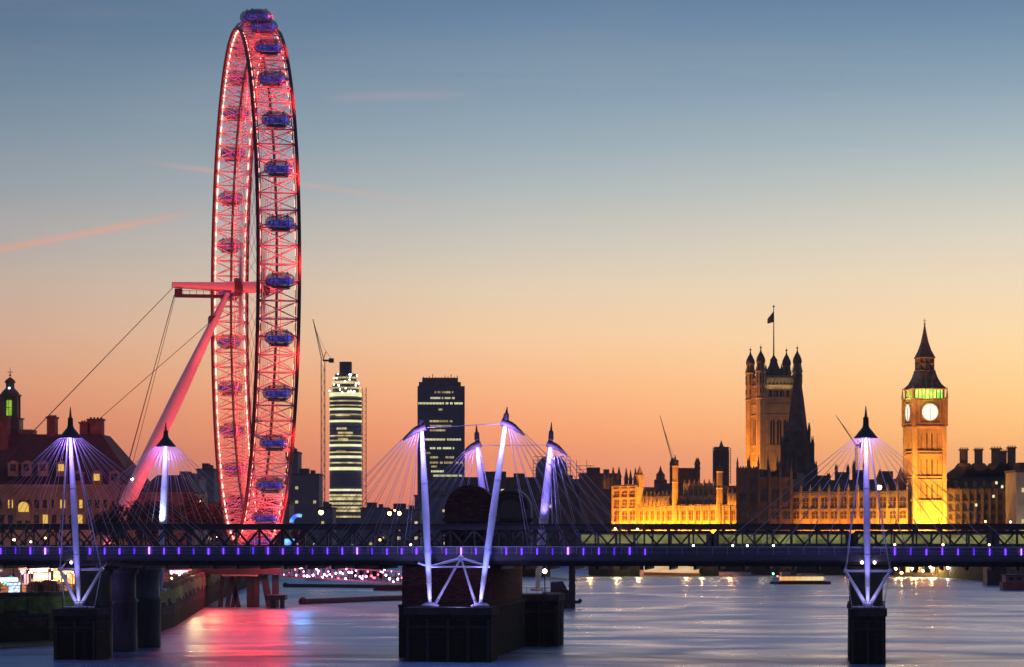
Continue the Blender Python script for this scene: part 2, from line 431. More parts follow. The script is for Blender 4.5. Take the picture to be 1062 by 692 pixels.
# ---- near footbridge
fb = empty('footbridge', BO, -AL, 'near footbridge with violet deck lamps and four lit masts in front of the iron truss', 'footbridge')
S0, S1 = spx(-60), spx(1125)
DT0, DT1 = 2.6, 7.3
MB().box(S0, S1, DT0, DT1, 13.5, 14.35).build('deck', M_deckp, fb)
MB().box(S0, S1, DT0 - .12, DT0 - .003, 13.72, 14.42).build('edge_fascia', M_deckp, fb)
g = MB()
x = S0
while x < S1:
    g.box(x, x + .12, DT0 + .5, DT1 - .5, 13.3, 13.497); g.cbox(x + .06, DT0 + .25, .14, .5, 13.25, 13.45); x += 4.1
g.box(S0, S1, 3.9, 4.3, 13.15, 13.32); g.box(S0, S1, 5.6, 6.0, 13.15, 13.32)
g.build('under_girder', M_dark, fb)
def railing(x0, x1, t):
    r = MB(); x = x0
    while x < x1:
        r.box(x, x + .05, t, t + .06, 14.35, 15.42); x += 2.05
    r.box(x0, x1, t - .03, t + .09, 15.42, 15.5)
    for k in range(5): r.box(x0, x1, t + .015, t + .035, 14.5 + .19 * k, 14.53 + .19 * k)
    return r
railing(S0, S1, DT0).build('railing', M_steel, fb)
railing(S0, S1, DT1).build('railing', M_steel, fb)
mg = bpy.data.materials.new('infill_panel'); mg.use_nodes = True
_b = mg.node_tree.nodes['Principled BSDF']; _b.inputs['Base Color'].default_value = (.10, .09, .12, 1); _b.inputs['Roughness'].default_value = .35; _b.inputs['Alpha'].default_value = .8
MB().box(S0, S1, DT0 + .1, DT0 + .13, 14.40, 15.40).build('mesh_infill', mg, fb)
MB().box(S0, S1, DT1 - .13, DT1 - .1, 14.40, 15.40).build('mesh_infill', mg, fb)
px = 1.0; cnt = 0
lampmesh = None
while px < 1070:
    k = (15.4 if px < 500 else 16.0 if px < 800 else 16.4)
    if px < 680 or px > 912:
        if lampmesh is None:
            o = MB().box(-.095, .095, -.1, .0, 0, .95).build('deck_lamp', M_purple, fb); lampmesh = o
        else:
            o = lampmesh.copy(); col.objects.link(o)
        if cnt % 4 == 1 or cnt % 7 == 3:
            o.material_slots[0].link = 'OBJECT'; o.material_slots[0].material = emit('violet_deck_lamp_dim', (.10, .02, .9), 1.3) if cnt % 4 == 1 else emit('violet_deck_lamp_pale', (.3, .12, 1), 5)
        o.location = (spx(px, DT0), DT0 - .13, 14.42 + random.uniform(-.05, .02)); o.scale = (random.uniform(.7, 1.25), 1, random.uniform(.85, 1.05))
        cnt += 1
    px += k
# masts of the near footbridge. local coordinates (s, t, z)
def LP(px, py, t):
    s = spx(px, t); Y = BO[1] + t * math.cos(AL) - s * math.sin(AL)
    return Vector((s, t, PZ(py, Y)))
def mast_lights(root, base, top, e=1.0, colr=(.26, .22, 1), side=-1):
    b = Vector(base); t = Vector(top)
    light('SPOT', 'mast_uplight', b + Vector((0, -3.4, .6)), 4200 * e, colr, b.lerp(t, .5), .2, 55, .7, root)
    light('SPOT', 'mast_uplight', b + Vector((0, -2.2, .3)), 420 * e, (.45, .42, 1), b.lerp(t, .1), .15, 90, .8, root)
    light('SPOT', 'mast_downlight', t + Vector((0, -3.4, -.8)), 2600 * e, colr, b.lerp(t, .35), .2, 110, .8, root)
    light('POINT', 'stay_light', t + Vector((0, -1.5, -1.2)), 1700 * e, (.36, .2, 1), size=.3, parent=root)
# left and right single masts with the cross-beam and V struts
def single(px_b, px_t, lab, e):
    bz = LP(px_b, 629, 0); tp = LP(px_t, 453, 0)
    s = bz.x
    rods = rods_for(tp, 14.4, DT0 + .2, DT1 - .2, 7, 3.1, 2.6, (-1, 1))
    lb = Vector((s - 2.95, .8, 12.3)); rb = Vector((s + 2.95, .8, 12.3))
    for q in (lb, rb):
        rods.append((tp + Vector((.4 if q is rb else -.4, 0, -.1)), q, .1))
    m = pylon(fb, 'mast', bz, tp, lab, tp + Vector((0, 0, 4.1)), None, 14.4, rods, .46, 'cone')
    st = MB().tube(lb, rb, .16).tube(bz + Vector((-.25, 0, .2)), lb, .3, .18, 10).tube(bz + Vector((.25, 0, .2)), rb, .3, .18, 10)
    st.tube(lb, Vector((s - 2.1, .4, bz.z + .1)), .06).tube(rb, Vector((s + 2.1, .4, bz.z + .1)), .06)
    st.tube(lb, lb + Vector((0, 4, 1.2)), .1).tube(rb, rb + Vector((0, 4, 1.2)), .1)
    for q in (lb, rb): st.ball(q, .32)
    st.build('cross_frame', M_steel, m)
    MB().lathe(s, 0, [(2.0, bz.z - .25), (2.2, bz.z - .1), (2.15, bz.z)], 24).build('base_plate', M_steel, m)
    mast_lights(m, bz, tp, e)
    return bz
b0 = single(82, 73, 'left mast of the near footbridge, with a violet fan of stays in front of the old hall', .9)
b1 = single(900, 898, 'right mast of the near footbridge, pale under a dark pointed cap in front of the floodlit palace', 1.0)
def footpier(s, w, d0, d1, top, label, parent, t=0, headmat=M_conc):
    p = MB().prism([(s - w / 2, d0), (s + w / 2, d0), (s + w / 2, d1), (s - w / 2, d1)], -3, top - 1.25).build('pier', M_wet, parent); p['label'] = label
    ft = MB()
    nF = max(2, int(w / 2.6))
    for k in range(nF + 1):
        x = s - w / 2 + .35 + (w - .7) * k / nF; ft.box(x - .16, x + .16, d0 - .3, d0 - .004, -2, top - 1.9)
    ft.box(s - w / 2 + .1, s + w / 2 - .1, d0 - .38, d0 - .305, top - 3.0, top - 2.75)
    ft.build('fender_timbers', M_wood, p)
    ld = MB()
    for x in (s + w * .22, s + w * .22 + .45): ld.box(x - .03, x + .03, d0 - .52, d0 - .46, .2, top + .8)
    z_ = .4
    while z_ < top + .6: ld.box(s + w * .22, s + w * .22 + .45, d0 - .51, d0 - .47, z_, z_ + .05); z_ += .35
    ld.build('ladder', M_dark, p)
    hr_ = MB()
    for k in range(6): x = s - w / 2 + .1 + (w - .2) * k / 5; hr_.tube((x, d0 + .05, top - .3), (x, d0 + .05, top + .75), .03, n=5)
    hr_.tube((s - w / 2, d0 + .05, top + .75), (s + w / 2, d0 + .05, top + .75), .03, n=5).build('guard_rail', M_dark, p)
    MB().prism([(s - w / 2 - .18, d0 - .18), (s + w / 2 + .18, d0 - .18), (s + w / 2 + .18, d1 + .18), (s - w / 2 - .18, d1 + .18)], top - 1.25, top - .3).build('pier_head', headmat, p)
    return p
footpier(b0.x + .2, 6.0, -2.8, 3.5, b0.z, 'dark square pier under the left mast', fb)
footpier(b1.x, 4.7, -2.6, 3.2, b1.z, 'dark square pier under the right mast', fb)
# centre pair on the wide pier
cbl, cbr = LP(446, 627, 0), LP(498, 627, 0)
ctl, ctr = LP(437.5, 446, 0), LP(524, 441, 0)
rl = rods_for(ctl, 14.4, DT0 + .2, DT1 - .2, 7, 2.7, 3.0, (-1,), hatr=2.2)
rr_ = rods_for(ctr, 14.4, DT0 + .2, DT1 - .2, 7, 2.7, 3.0, (1,), hatr=2.2)
rl.append((ctl + Vector((.4, 0, .3)), ctr + Vector((-.3, 0, .2)), .05))
ml = pylon(fb, 'mast', cbl, ctl, 'left of the two leaning masts on the wide centre pier', LP(437, 429, 0), None, 14.4, rl, .5, -1)
mr = pylon(fb, 'mast', cbr, ctr, 'right of the two leaning masts on the wide centre pier, leaning to the right', LP(526, 422, 0), None, 14.4, rr_, .5, 1)
hub = LP(477, 579, 0) + Vector((0, 1.0, 0))
cf = MB().tube(LP(445, 588, 0), hub, .17).tube(LP(508, 588, 0), hub, .17).tube(LP(445, 588, 0), LP(508, 588, 0), .12)
cf.tube(hub, cbl + Vector((.7, 0, 0)), .14, .2).tube(hub, cbr + Vector((-.6, 0, 0)), .14, .2).ball(hub, .45)
cf.tube(LP(434, 584, 0), LP(445, 588, 0), .12).build('cross_frame', M_steel, fb)
for b in (cbl, cbr): MB().lathe(b.x, b.y, [(1.1, b.z - .3), (1.3, b.z - .15), (.9, b.z + .1)], 18).build('mast_foot', M_steel, fb)
mast_lights(ml, cbl, ctl, 1.5, (.24, .27, 1)); mast_lights(mr, cbr, ctr, 1.5, (.24, .27, 1))
wc = (spx(420, -2.5) + spx(510, -2.5)) / 2
wp = footpier(wc, 11.7, -2.8, 4.5, cbl.z - .35 + .3, 'wide dark concrete pier under the two centre masts', fb)
light('POINT', 'violet_glow', LP(475, 624, -1.2), 300, (.4, .3, 1), size=.3, parent=fb)
# small white lamps on the pier frames
for q in (LP(894, 583.5, 2.4), LP(907, 583.5, 2.4), LP(74, 583.5, 2.4), LP(106, 590, 3)):
    MB().ball(q, .2, 6).build('pier_lamp', E_white, fb)

# ---- iron railway truss bridge behind it
rb_ = empty('railway_bridge', BO, -AL, 'dark iron lattice truss railway bridge on round and brick piers behind the violet footbridge', 'railway bridge')
RS0, RS1 = spx(-70, 14), spx(1140, 14)
TB, TT = 12.9, 18.55
def truss(t, name='truss_girder'):
    m = MB()
    m.box(RS0, RS1, t - .35, t + .35, TT - .78, TT); m.box(RS0, RS1, t - .4, t + .4, TB, TB + .9)
    m.box(RS0, RS1, t - .55, t + .55, TT, TT + .08)
    pan = 3.42; n = int((RS1 - RS0) / pan)
    for i in range(n + 1):
        x = RS0 + i * pan
        m.box(x - .11, x + .11, t - .16, t + .16, TB + .9, TT - .78)
        if i < n:
            m.beam((x, t + .12, TT - .75), (x + pan, t + .12, TB + .9), .07, .26)
            m.beam((x, t - .12, TB + .9), (x + pan, t - .12, TT - .75), .07, .26)
    return m.build(name, M_truss, rb_)
truss(14.5); truss(30)
MB().box(RS0, RS1, 14.95, 29.5, 12.7, 13.9).build('track_deck', M_dark, rb_)
MB().box(RS0, RS1, 8.5, 13.9, 13.0, 13.6).build('side_walkway', M_dark, rb_)
par = MB().box(RS0, RS1, 12.9, 13.0, 13.6, 15.2)
par.build('parapet', M_truss, rb_)
cg = MB(); x = RS0
while x < RS1: cg.box(x, x + .3, 14.9, 29.6, 12.2, 12.69); x += 3.42
cg.build('cross_girders', M_dark, rb_)
# round cast iron piers
def cyl(px, t, w, label):
    s = spx(px, 0)
    m = MB().lathe(s, t, [(w, -3), (w, 2), (w * .98, 7.0), (w * 1.05, 7.1), (w * 1.05, 7.6), (w * .92, 7.7), (w * .92, 11.2), (w * 1.06, 11.5), (w * 1.06, 12.2), (w, 12.25)], 28)
    o = m.build('round_pier', M_wet if False else mat('cast_iron_pier', (.10, .10, .085), .55, 0, .45, .5, stretch=(1, 1, .3)), rb_); o['label'] = label; return o
cyl(79, 10, 2.4, 'nearest round iron pier behind the left mast'); cyl(77, 24, 2.6, 'middle round iron pier of the left row'); cyl(77, 38, 2.6, 'farthest round iron pier of the left row')
cyl(898, 10, 2.5, 'round iron pier behind the right mast'); cyl(898, 26, 2.5, None); 
# brick pier at the centre, with two arched gables rising above the tracks
sR = spx(511, 9); sL = sR - 13.2
bp_ = MB().prism([(sL, 9), (sL + 2, 7.6), (sR - 2, 7.6), (sR, 9), (sR, 47), (sL, 47)], -3, 7.2).build('brick_pier', M_wet, rb_)
bp_['label'] = 'long brick pier behind the centre masts, dark below the tide line'
MB().prism([(sL + .4, 9.4), (sR - .4, 9.4), (sR - .4, 46.5), (sL + .4, 46.5)], 7.2, 12.65).build('pier_shaft', M_brick, bp_)
MB().prism([(sL - .1, 8.9), (sR + .1, 8.9), (sR + .1, 47.1), (sL - .1, 47.1)], 7.0, 7.35).build('ledge', M_conc, bp_)
def gable(px, t, w, topy, mt, lab):
    s = spx(px, t); Y = BO[1] + t - s * .124
    zt = PZ(topy, Y); r = w / 2
    prof = [(s - r, 12.9), (s - r, zt - r)] + [(s - r * math.cos(a), zt - r + r * math.sin(a)) for a in [PI * k / 14 for k in range(1, 14)]] + [(s + r, zt - r), (s + r, 12.9)]
    o = MB().slab(prof, t, t + 3.2).build('arched_turret', mt, bp_); o['label'] = lab
    for k in (0.82, .62):
        rr = r * k
        ar = MB()
        pr = [(s - rr * math.cos(PI * j / 16), zt - r + rr * math.sin(PI * j / 16)) for j in range(17)]
        for a, b in zip(pr, pr[1:]): ar.beam((a[0], t - .14, a[1]), (b[0], t - .14, b[1]), .25, .3)
        ar.build('arch_moulding', M_brick, bp_)
    MB().box(s - r - .3, s + r + .3, t - .35, t + 3.4, PZ(541, Y) + 0.0, PZ(541, Y) + .5).build('string_course', M_conc, bp_)
gable(487, 31.5, 7.4, 503, M_brick, 'brick arched gable rising above the truss between the centre masts')
gable(529, 41, 6.2, 507, mat('old_stucco', (.17, .16, .12), .85), 'duller arched gable just behind the brick one')
# lamps along the railway bridge, seen through the lattice
for (px, py, t, e) in ((394, 560, 12.5, E_orange), (426, 565, 12.5, E_warm), (15, 560, 12.5, E_warm), (1022, 541, 30.5, E_orange), (952, 541, 30.5, E_orange), (1048, 541.5, 30.5, E_warm),
                       (719, 566, 12.5, E_white), (760, 566, 12.5, E_white), (775, 566, 12.5, E_white), (802, 566, 12.5, E_white), (928, 565, 12.5, E_warm), (978, 565, 12.5, E_warm), (1026, 565, 12.5, E_warm), (638, 548.5, 12.5, E_warm), (661, 549, 12.5, E_warm)):
    q = LP(px, py, t)
    _o = MB().ball(q, .15, 6).build('bridge_lamp', e, rb_)
    MB().tube((q.x, q.y, 13.6 if t < 20 else 18.63), (q.x, q.y, q.z - .15), .04, .04, 6).build('lamp_post', M_dark, _o)
# shore supports, left

# ---- train standing on the bridge
def train():
    tr = empty('passenger_train', BO, -AL, 'long passenger train on the truss bridge, its windows glowing pale green behind the lattice', 'train')
    z0 = 13.9; t0, t1 = 20.5, 23.3
    x = spx(597, 20); gl = emitvar('train_window_glow', lin(120, 120, 66), lin(186, 184, 112), .48, .35, .4)
    while x < RS1:
        x2 = x + 19.2
        c = MB().prism([(x, t0), (x2, t0), (x2, t1), (x, t1)], z0 + .9, z0 + 3.45).build('carriage', mat('train_paint', (.16, .17, .15), .4), tr)
        MB().slab([(x + .05, z0 + 3.45), (x + .3, z0 + 3.75), (x2 - .3, z0 + 3.75), (x2 - .05, z0 + 3.45)], t0 + .2, t1 - .2).build('roof', M_roof, c)
        for k in range(7):
            a = x + .75 + k * 2.58
            MB().box(a, a + 2.25, t0 - .03, t0 - .004, z0 + 1.95, z0 + 3.2).build('window', gl, c)
        MB().box(x + 1.2, x + 4.2, t0 + .3, t1 - .3, z0 + .15, z0 + .9).box(x2 - 4.2, x2 - 1.2, t0 + .3, t1 - .3, z0 + .15, z0 + .9).build('bogie', M_dark, c)
        MB().box(x2, x2 + .35, t0 + .6, t1 - .6, z0 + 1.0, z0 + 3.4).build('gangway', M_dark, c)
        x = x2 + .35
train()

# ---- far footbridge
f2 = empty('footbridge', BO, -AL, 'far footbridge beyond the truss, only its violet masts and stays showing above', 'footbridge')
D0, D1 = 45.5, 50.2
MB().box(S0, S1 + 20, D0, D1, 13.5, 14.3).build('deck', M_deckp, f2)
MB().box(S0, S1 + 20, D0, D0 + .08, 14.3, 15.4).build('railing', M_dark, f2)
MB().box(S0, S1 + 20, D1 - .08, D1, 14.3, 15.4).build('railing', M_dark, f2)
TR = 53
tl = LP(172, 462, TR); bl = LP(166.5, 612, TR)
pylon(f2, 'mast', bl, tl, 'left mast of the far footbridge, white below and violet above, beside the pink wheel leg', LP(172, 438, TR), None, 14.4,
      rods_for(tl, 14.4, D0, D1, 7, 3.1, 2.2, (-1, 1), hatr=2.6), .62, 'cone')
lite2 = LP(166.5, 545, TR)
light('SPOT', 'mast_uplight', lite2 + Vector((0, -2.5, -1)), 6500, (.42, .5, 1), LP(169, 515, TR), .15, 55, .7, f2)
light('SPOT', 'mast_downlight', tl + Vector((0, -3.2, -.8)), 1800, (.26, .2, 1), LP(172, 520, TR), .15, 110, .8, f2)
light('POINT', 'stay_light', tl + Vector((0, -1.6, -1.2)), 1500, (.36, .22, 1), size=.3, parent=f2)
t2l, t2r = LP(495, 463, TR), LP(571, 463, TR)
ra = rods_for(t2l, 14.4, D0, D1, 6, 2.9, 2.5, (-1,), hatr=2.4) + [(t2l + Vector((.4, 0, .1)), t2r + Vector((-.4, 0, .2)), .05), (t2l + Vector((.3, 0, 0)), LP(514, 545, TR), .12)]
rc = rods_for(t2r, 14.4, D0, D1, 6, 2.9, 2.5, (1,), hatr=2.4) + [(t2r + Vector((-.2, 0, 0)), LP(573, 545, TR), .12), (t2r + Vector((.2, 0, -.2)), LP(578, 545, TR), .1)]
pylon(f2, 'mast', LP(512, 612, TR), t2l, 'mast of the far footbridge seen between the two leaning centre masts', LP(494, 440, TR), None, 14.4, ra, .62, -1)
pylon(f2, 'mast', LP(557, 612, TR), t2r, 'violet mast of the far footbridge right of the centre pair', LP(572, 438, TR), None, 14.4, rc, .7, 1)
for b, t, e in ((LP(507, 545, TR), t2l, .7), (LP(563, 545, TR), t2r, 1.2)):
    light('SPOT', 'mast_uplight', b + Vector((0, -3.2, 0)), 2600 * e, (.25, .18, 1), b.lerp(t, .5), .15, 60, .7, f2)
    light('SPOT', 'mast_downlight', t + Vector((0, -3.2, -.8)), 1800 * e, (.26, .2, 1), b.lerp(t, .3), .15, 100, .8, f2)
    light('POINT', 'stay_light', t + Vector((0, -1.6, -1.2)), 1000, (.36, .22, 1), size=.3, parent=f2)
for px, w in ((555, 8.0), (899, 4.0)):
    q = LP(px, 612, TR); footpier(q.x, w, TR - 4.5, TR + 4, 8.2, None, f2)

# ------------------------------------------------------------------ river timber dolphin and pontoon behind the brick pier
def Wp(px, Y, z=0): return (PX(px, Y), Y, z)
dp = MB(); Yd = 18 * F / (631 - 548)
x0, x1 = PX(590, Yd), PX(596.5, Yd)
dp.box(x0, x1, Yd - .7, Yd + .7, -2, PZ(587, Yd))
for k in range(6): dp.box(x0 - .1, x1 + .1, Yd - .8, Yd + .8, 1.6 + k * 1.6, 1.9 + k * 1.6)
dp.tube((x0 - 2, Yd, 1.4), (x1 + 1.2, Yd, 1.4), .35)
dp.ball((x1 + 1.1, Yd, 1.7), .5, 6)
tag(dp.build('mooring_post', M_wood), 'tall dark square timber mooring post standing in the river right of the brick pier', 'mooring post')
pt = empty('pontoon', (0, 0, 0), 0, 'small dark floating pontoon with railing and gangway beside the tall mooring post', 'pontoon')
Yp = Yd + 3
MB().box(PX(571, Yp), PX(589.5, Yp), Yp - 4, Yp + 6, -.3, PZ(612, Yp)).build('float', M_wood, pt)
MB().slab([(PX(571, Yp), PZ(604, Yp)), (PX(584, Yp), PZ(603, Yp)), (PX(588, Yp), PZ(611, Yp)), (PX(571, Yp), PZ(611.9, Yp))], Yp - 3, Yp + 5).build('shelter', mat('dull_blue_paint', (.08, .08, .13), .6), pt)
ra_ = MB()
for k in range(9):
    a = PX(571 + k * 2.1, Yp); ra_.tube((a, Yp - 2, PZ(604, Yp)), (a, Yp - 2, PZ(598.5 + .3 * k, Yp)), .05)
ra_.tube((PX(571, Yp), Yp - 2, PZ(598.5, Yp)), (PX(587.8, Yp), Yp - 2, PZ(600.9, Yp)), .05).build('railing', M_dark, pt)
lp = empty('pier_light', (0, 0, 0), 0, 'bright warm lamp on a short post at the back of the brick pier', 'lamp')
q = P(565, 592.5, 432)
MB().tube((q.x, q.y, 7.3), (q.x, q.y, q.z), .08).build('post', M_dark, lp)
MB().ball(q, .32, 8).build('bulb', emit('bright_warm', (1, .75, .45), 30), lp)
tag(MB().prism([(PX(563, 438), 433), (PX(582, 438), 436), (PX(582, 438), 449), (PX(563, 438), 449)], -2, PZ(616, 436)).build('fender_block', M_conc), 'squat concrete block in the water behind the long brick pier', 'fender block')

# ------------------------------------------------------------------ the observation wheel
WH = empty('observation_wheel', (-61.5, 673, 0), R(10.7), 'giant observation wheel lit red, seen almost edge on, with pink spindle and slanted legs', 'ferris wheel')
HZ = 75.0; RO = 60.3; RI = 56.2; HW = 4.45
M_rim = mat('rim_steel', (.72, .64, .64), .45, 0, .1, .5)
M_rimd = mat('rim_tube_dark', (.08, .025, .03), .5, 0, .1, .5)
M_led = emit('red_led', (1, .22, .15), 12)
M_red = emit('red_wash_strip', (1, .05, .04), 1.6)
def wp(a, r, x): return Vector((x, r * math.cos(a), HZ + r * math.sin(a)))
def ring(x, r, tr, seg=128, n=8):
    m = MB(); vs = []; fs = []
    for i in range(seg):
        a = 2 * PI * i / seg; c = wp(a, r, x); rad = Vector((0, math.cos(a), math.sin(a)))
        for k in range(n):
            b = 2 * PI * k / n; vs.append(c + rad * (tr * math.cos(b)) + Vector((tr * math.sin(b), 0, 0)))
    for i in range(seg):
        for k in range(n):
            fs.append((i * n + k, i * n + (k + 1) % n, ((i + 1) % seg) * n + (k + 1) % n, ((i + 1) % seg) * n + k))
    return m.add(vs, fs, True)
ring(-HW, RO, .42).build('rim_ring', M_rimd, WH); ring(HW, RO, .42).build('rim_ring', M_rimd, WH)
ring(0, RI, .3).build('inner_ring', M_rimd, WH)
br = MB(); n = 96
for i in range(n):
    a = 2 * PI * i / n; a1 = 2 * PI * (i + 1) / n; am = (a + a1) / 2
    br.tube(wp(a, RO, -HW), wp(a, RO, HW), .2, n=5, caps=False)
    br.tube(wp(a, RO, -HW), wp(a1, RO, HW), .13, n=4, caps=False)
    br.tube(wp(a, RO, HW), wp(a1, RO, -HW), .13, n=4, caps=False)
    for s in (-1, 1):
        br.tube(wp(a, RO, s * HW), wp(a, RI, 0), .1, n=4, caps=False)
        br.tube(wp(a, RO, s * HW), wp(am, RI, 0), .08, n=4, caps=False)
        br.tube(wp(a1, RO, s * HW), wp(am, RI, 0), .08, n=4, caps=False)
br.build('rim_bracing', M_rim, WH, fix=False)
for s in (-1, 1):
    nn = 104; vs = []; fs = []; q4 = 4
    for i in range(nn):
        for u, w in ((.02, .16), (.48, .16), (.52, .03), (.98, .03)):
            a = 2 * PI * (i + u) / nn; c = wp(a, RO - .45, s * (HW - .7)); rad = Vector((0, math.cos(a), math.sin(a)))
            for k in range(4):
                b = PI / 4 + PI / 2 * k; vs.append(c + rad * (w * math.cos(b)) + Vector((w * math.sin(b), 0, 0)))
    M_ = nn * 4
    for i in range(M_):
        for k in range(4): fs.append((i * 4 + k, i * 4 + (k + 1) % 4, ((i + 1) % M_) * 4 + (k + 1) % 4, ((i + 1) % M_) * 4 + k))
    MB().add(vs, fs).build('led_strip', M_led, WH, fix=False)
    ring(s * (HW - .7), RO - .12, .13, 128, 5).build('strip_mask', M_rimd, WH)  # ring added outside the strip to mask its glow on the near half
ring(.9, RI + .35, .10, 128, 5).build('red_light_ring', M_red, WH)
# spokes
for i in range(64):
    a = 2 * PI * (i + .25) / 64; xs = 2.8 if i % 2 else -2.8
    MB().tube(Vector((xs, 1.6 * math.cos(a), HZ + 1.6 * math.sin(a))), wp(a, RI, 0), .055, n=4, caps=False).build('spoke', M_rim, WH, fix=False)
# hub and spindle
M_pink = mat('pink_lit_steel', (.75, .7, .7), .4, 0, .05)
sp = MB()
sp.tube((-6, 0, HZ), (7.2, 0, HZ), 1.35, 1.35, 20).tube((-18.9, 0, HZ + .3), (-6, 0, HZ), .7, 1.15, 16).tube((7.2, 0, HZ), (8.2, 0, HZ), .5, .45, 12)
sp.build('spindle', M_pink, WH)
MB().tube((-4.2, 0, HZ), (-2.4, 0, HZ), 2.2, 2.2, 24).tube((2.6, 0, HZ), (4.0, 0, HZ), 2.2, 2.2, 24).build('hub', M_rimd, WH)
gt = MB().box(-18.2, -4.8, -1.0, 1.0, HZ - 2.6, HZ - 1.9)
for k in range(9): gt.box(-18 + k * 1.6, -17.9 + k * 1.6, -1, -.9, HZ - 1.9, HZ - 1.0)
gt.box(-18.2, -4.8, -1.0, -.92, HZ - 1.15, HZ - 1.05).box(-18.2, -16.5, -.8, .8, HZ - 1.9, HZ - .6)
gt.build('service_gantry', M_dark, WH)
M_legm = M_pink
for s in (-1, 1):
    tp = Vector((-5.8, s * 1.0, HZ - 1.5)); bt = Vector((-38.5, s * 11, 5))
    MB().chain([tp, tp.lerp(bt, .08), tp.lerp(bt, .35), tp.lerp(bt, .7), bt], [.55, .8, 1.35, 1.45, .9], 20).build('leg', M_legm, WH)
MB().box(-10.2, -8.4, -2.6, 2.6, 66.4, 68.0).build('leg_collar', M_dark, WH)
for (a, b, r) in (((-18.6, -.6, HZ - .3), (-84, -9, 6), .07), ((-18.6, .6, HZ - .3), (-84, 9, 6), .07), ((-9.3, -1, 67.2), (-78, -9, 6), .07), ((-9.3, 1, 67.2), (-78, -3, 6), .07),
                  ((-18.3, -.8, HZ - 2), (-37, -8, 6), .08), ((-18.3, .8, HZ - 2), (-36, 8, 6), .08), ((-18.0, -.2, HZ - 2), (-35, -2, 6), .06)):
    MB().tube(a, b, r, r, 5, False).build('backstay', M_dark, WH, fix=False)
# capsules
M_cap = mat('capsule_glass', (.04, .04, .09), .12, 0, .2, .5); M_cap.node_tree.nodes['Principled BSDF'].inputs['Alpha'].default_value = .45
M_capw = mat('capsule_frame', (.3, .3, .34), .4)
M_capl = emitvar('capsule_blue_light', (.02, .015, .07), (.09, .08, .75), .85, .9, .36)
def capsule_mesh():
    m = MB(); prof = []
    for k in range(13):
        u = -1 + 2 * k / 12; prof.append((1.95 * (1 - abs(u) ** 2.6) ** .5 + .02, u * 3.9))
    vs = []; fs = []; nn = 14
    for r, x in prof:
        for i in range(nn):
            a = 2 * PI * i / nn; vs.append((x, r * math.cos(a), r * math.sin(a)))
    for j in range(12):
        for i in range(nn): fs.append((j * nn + i, j * nn + (i + 1) % nn, (j + 1) * nn + (i + 1) % nn, (j + 1) * nn + i))
    return m.add(vs, fs, True)
c0 = capsule_mesh().build('capsule', M_cap, WH)
fm = MB()
for x in (-1.9, 1.9):
    for i in range(20):
        a = 2 * PI * i / 20; b = 2 * PI * (i + 1) / 20
        fm.beam((x, 2.05 * math.cos(a), 2.05 * math.sin(a)), (x, 2.05 * math.cos(b), 2.05 * math.sin(b)), .22)
for k in range(9):
    a = 2 * PI * k / 9 + .2; pp_ = [(u_ * 3.9, 1.99 * (1 - abs(u_) ** 2.6) ** .5 * math.cos(a), 1.99 * (1 - abs(u_) ** 2.6) ** .5 * math.sin(a)) for u_ in (-.97, -.8, -.49, 0, .49, .8, .97)]
    for q0, q1 in zip(pp_, pp_[1:]): fm.beam(q0, q1, .07)
fm.build('mounting_ring', M_capw, c0)
MB().box(-2.6, 2.6, -1.2, 1.2, -1.65, -1.35).box(-2.4, 2.4, -1.5, 1.5, -2.1, -1.9).build('underside', M_capw, c0)
cl_ = MB()
cl_.chain([(-3.1, 0, -.15), (-2.4, 0, -.15), (2.4, 0, -.15), (3.1, 0, -.15)], [1.15, 1.72, 1.98, 1.2], 14)
cl_.v = [(x, y * 1.02, -.15 + (z + .15) * .42) for x, y, z in cl_.v]
cl_.build('cabin_light', M_capl, c0)
bk_ = MB()
for s in (-1, 1): bk_.tube((s * 1.9, 0, 0), (s * 4.0, 0, 0), .02)

caps = [c0]
for i in range(32):
    a = 2 * PI * (i + .3) / 32
    o = c0 if i == 0 else copy_tree(c0, WH)
    o.location = wp(a, RO + 3.0, 0); o.scale = (.84, .9, .9)
cb0 = None
for i in range(32):
    a = 2 * PI * (i + .3) / 32
    if cb0 is None:
        cb0 = MB().chain([(-HW, 0, 0), (-1.9, 2.2, 0), (1.9, 2.2, 0), (HW, 0, 0)], [.16, .16, .16, .16], 6).build('capsule_bracket', M_rim, WH, fix=False); o = cb0
    else: o = cb0.copy(); col.objects.link(o)
    o.location = wp(a, RO, 0); o.rotation_euler = (a, 0, 0)
# red fill lights added inside the rim; floods aimed at legs, spindle and base
for k in range(20):
    a = 2 * PI * (k + .5) / 20
    light('POINT', 'rim_fill_light', wp(a, 47, 0), 5200, (1, .03, .025), size=1.2, parent=WH)
for k in range(9):
    a = PI + PI * (k - 4) / 9 * .95
    light('SPOT', 'rim_wash_light', wp(a, 64, 6.5), 9000, (1, .035, .03), wp(a, RO, 0), .5, 120, .8, WH)
light('SPOT', 'leg_floodlight', (-30, -30, 8), 50000, (1, .09, .08), (-16, -2, 55), .5, 45, .6, WH)
light('SPOT', 'leg_floodlight', (-45, -24, 8), 24000, (1, .12, .12), (-30, -6, 25), .5, 60, .6, WH)
light('SPOT', 'spindle_floodlight', (-4, -32, 40), 34000, (1, .08, .07), (-7, 0, HZ), .5, 50, .6, WH)
light('SPOT', 'base_floodlight', (6, -10, 9), 260000, (1, .05, .04), (0, -25, 40), .5, 80, .6, WH)
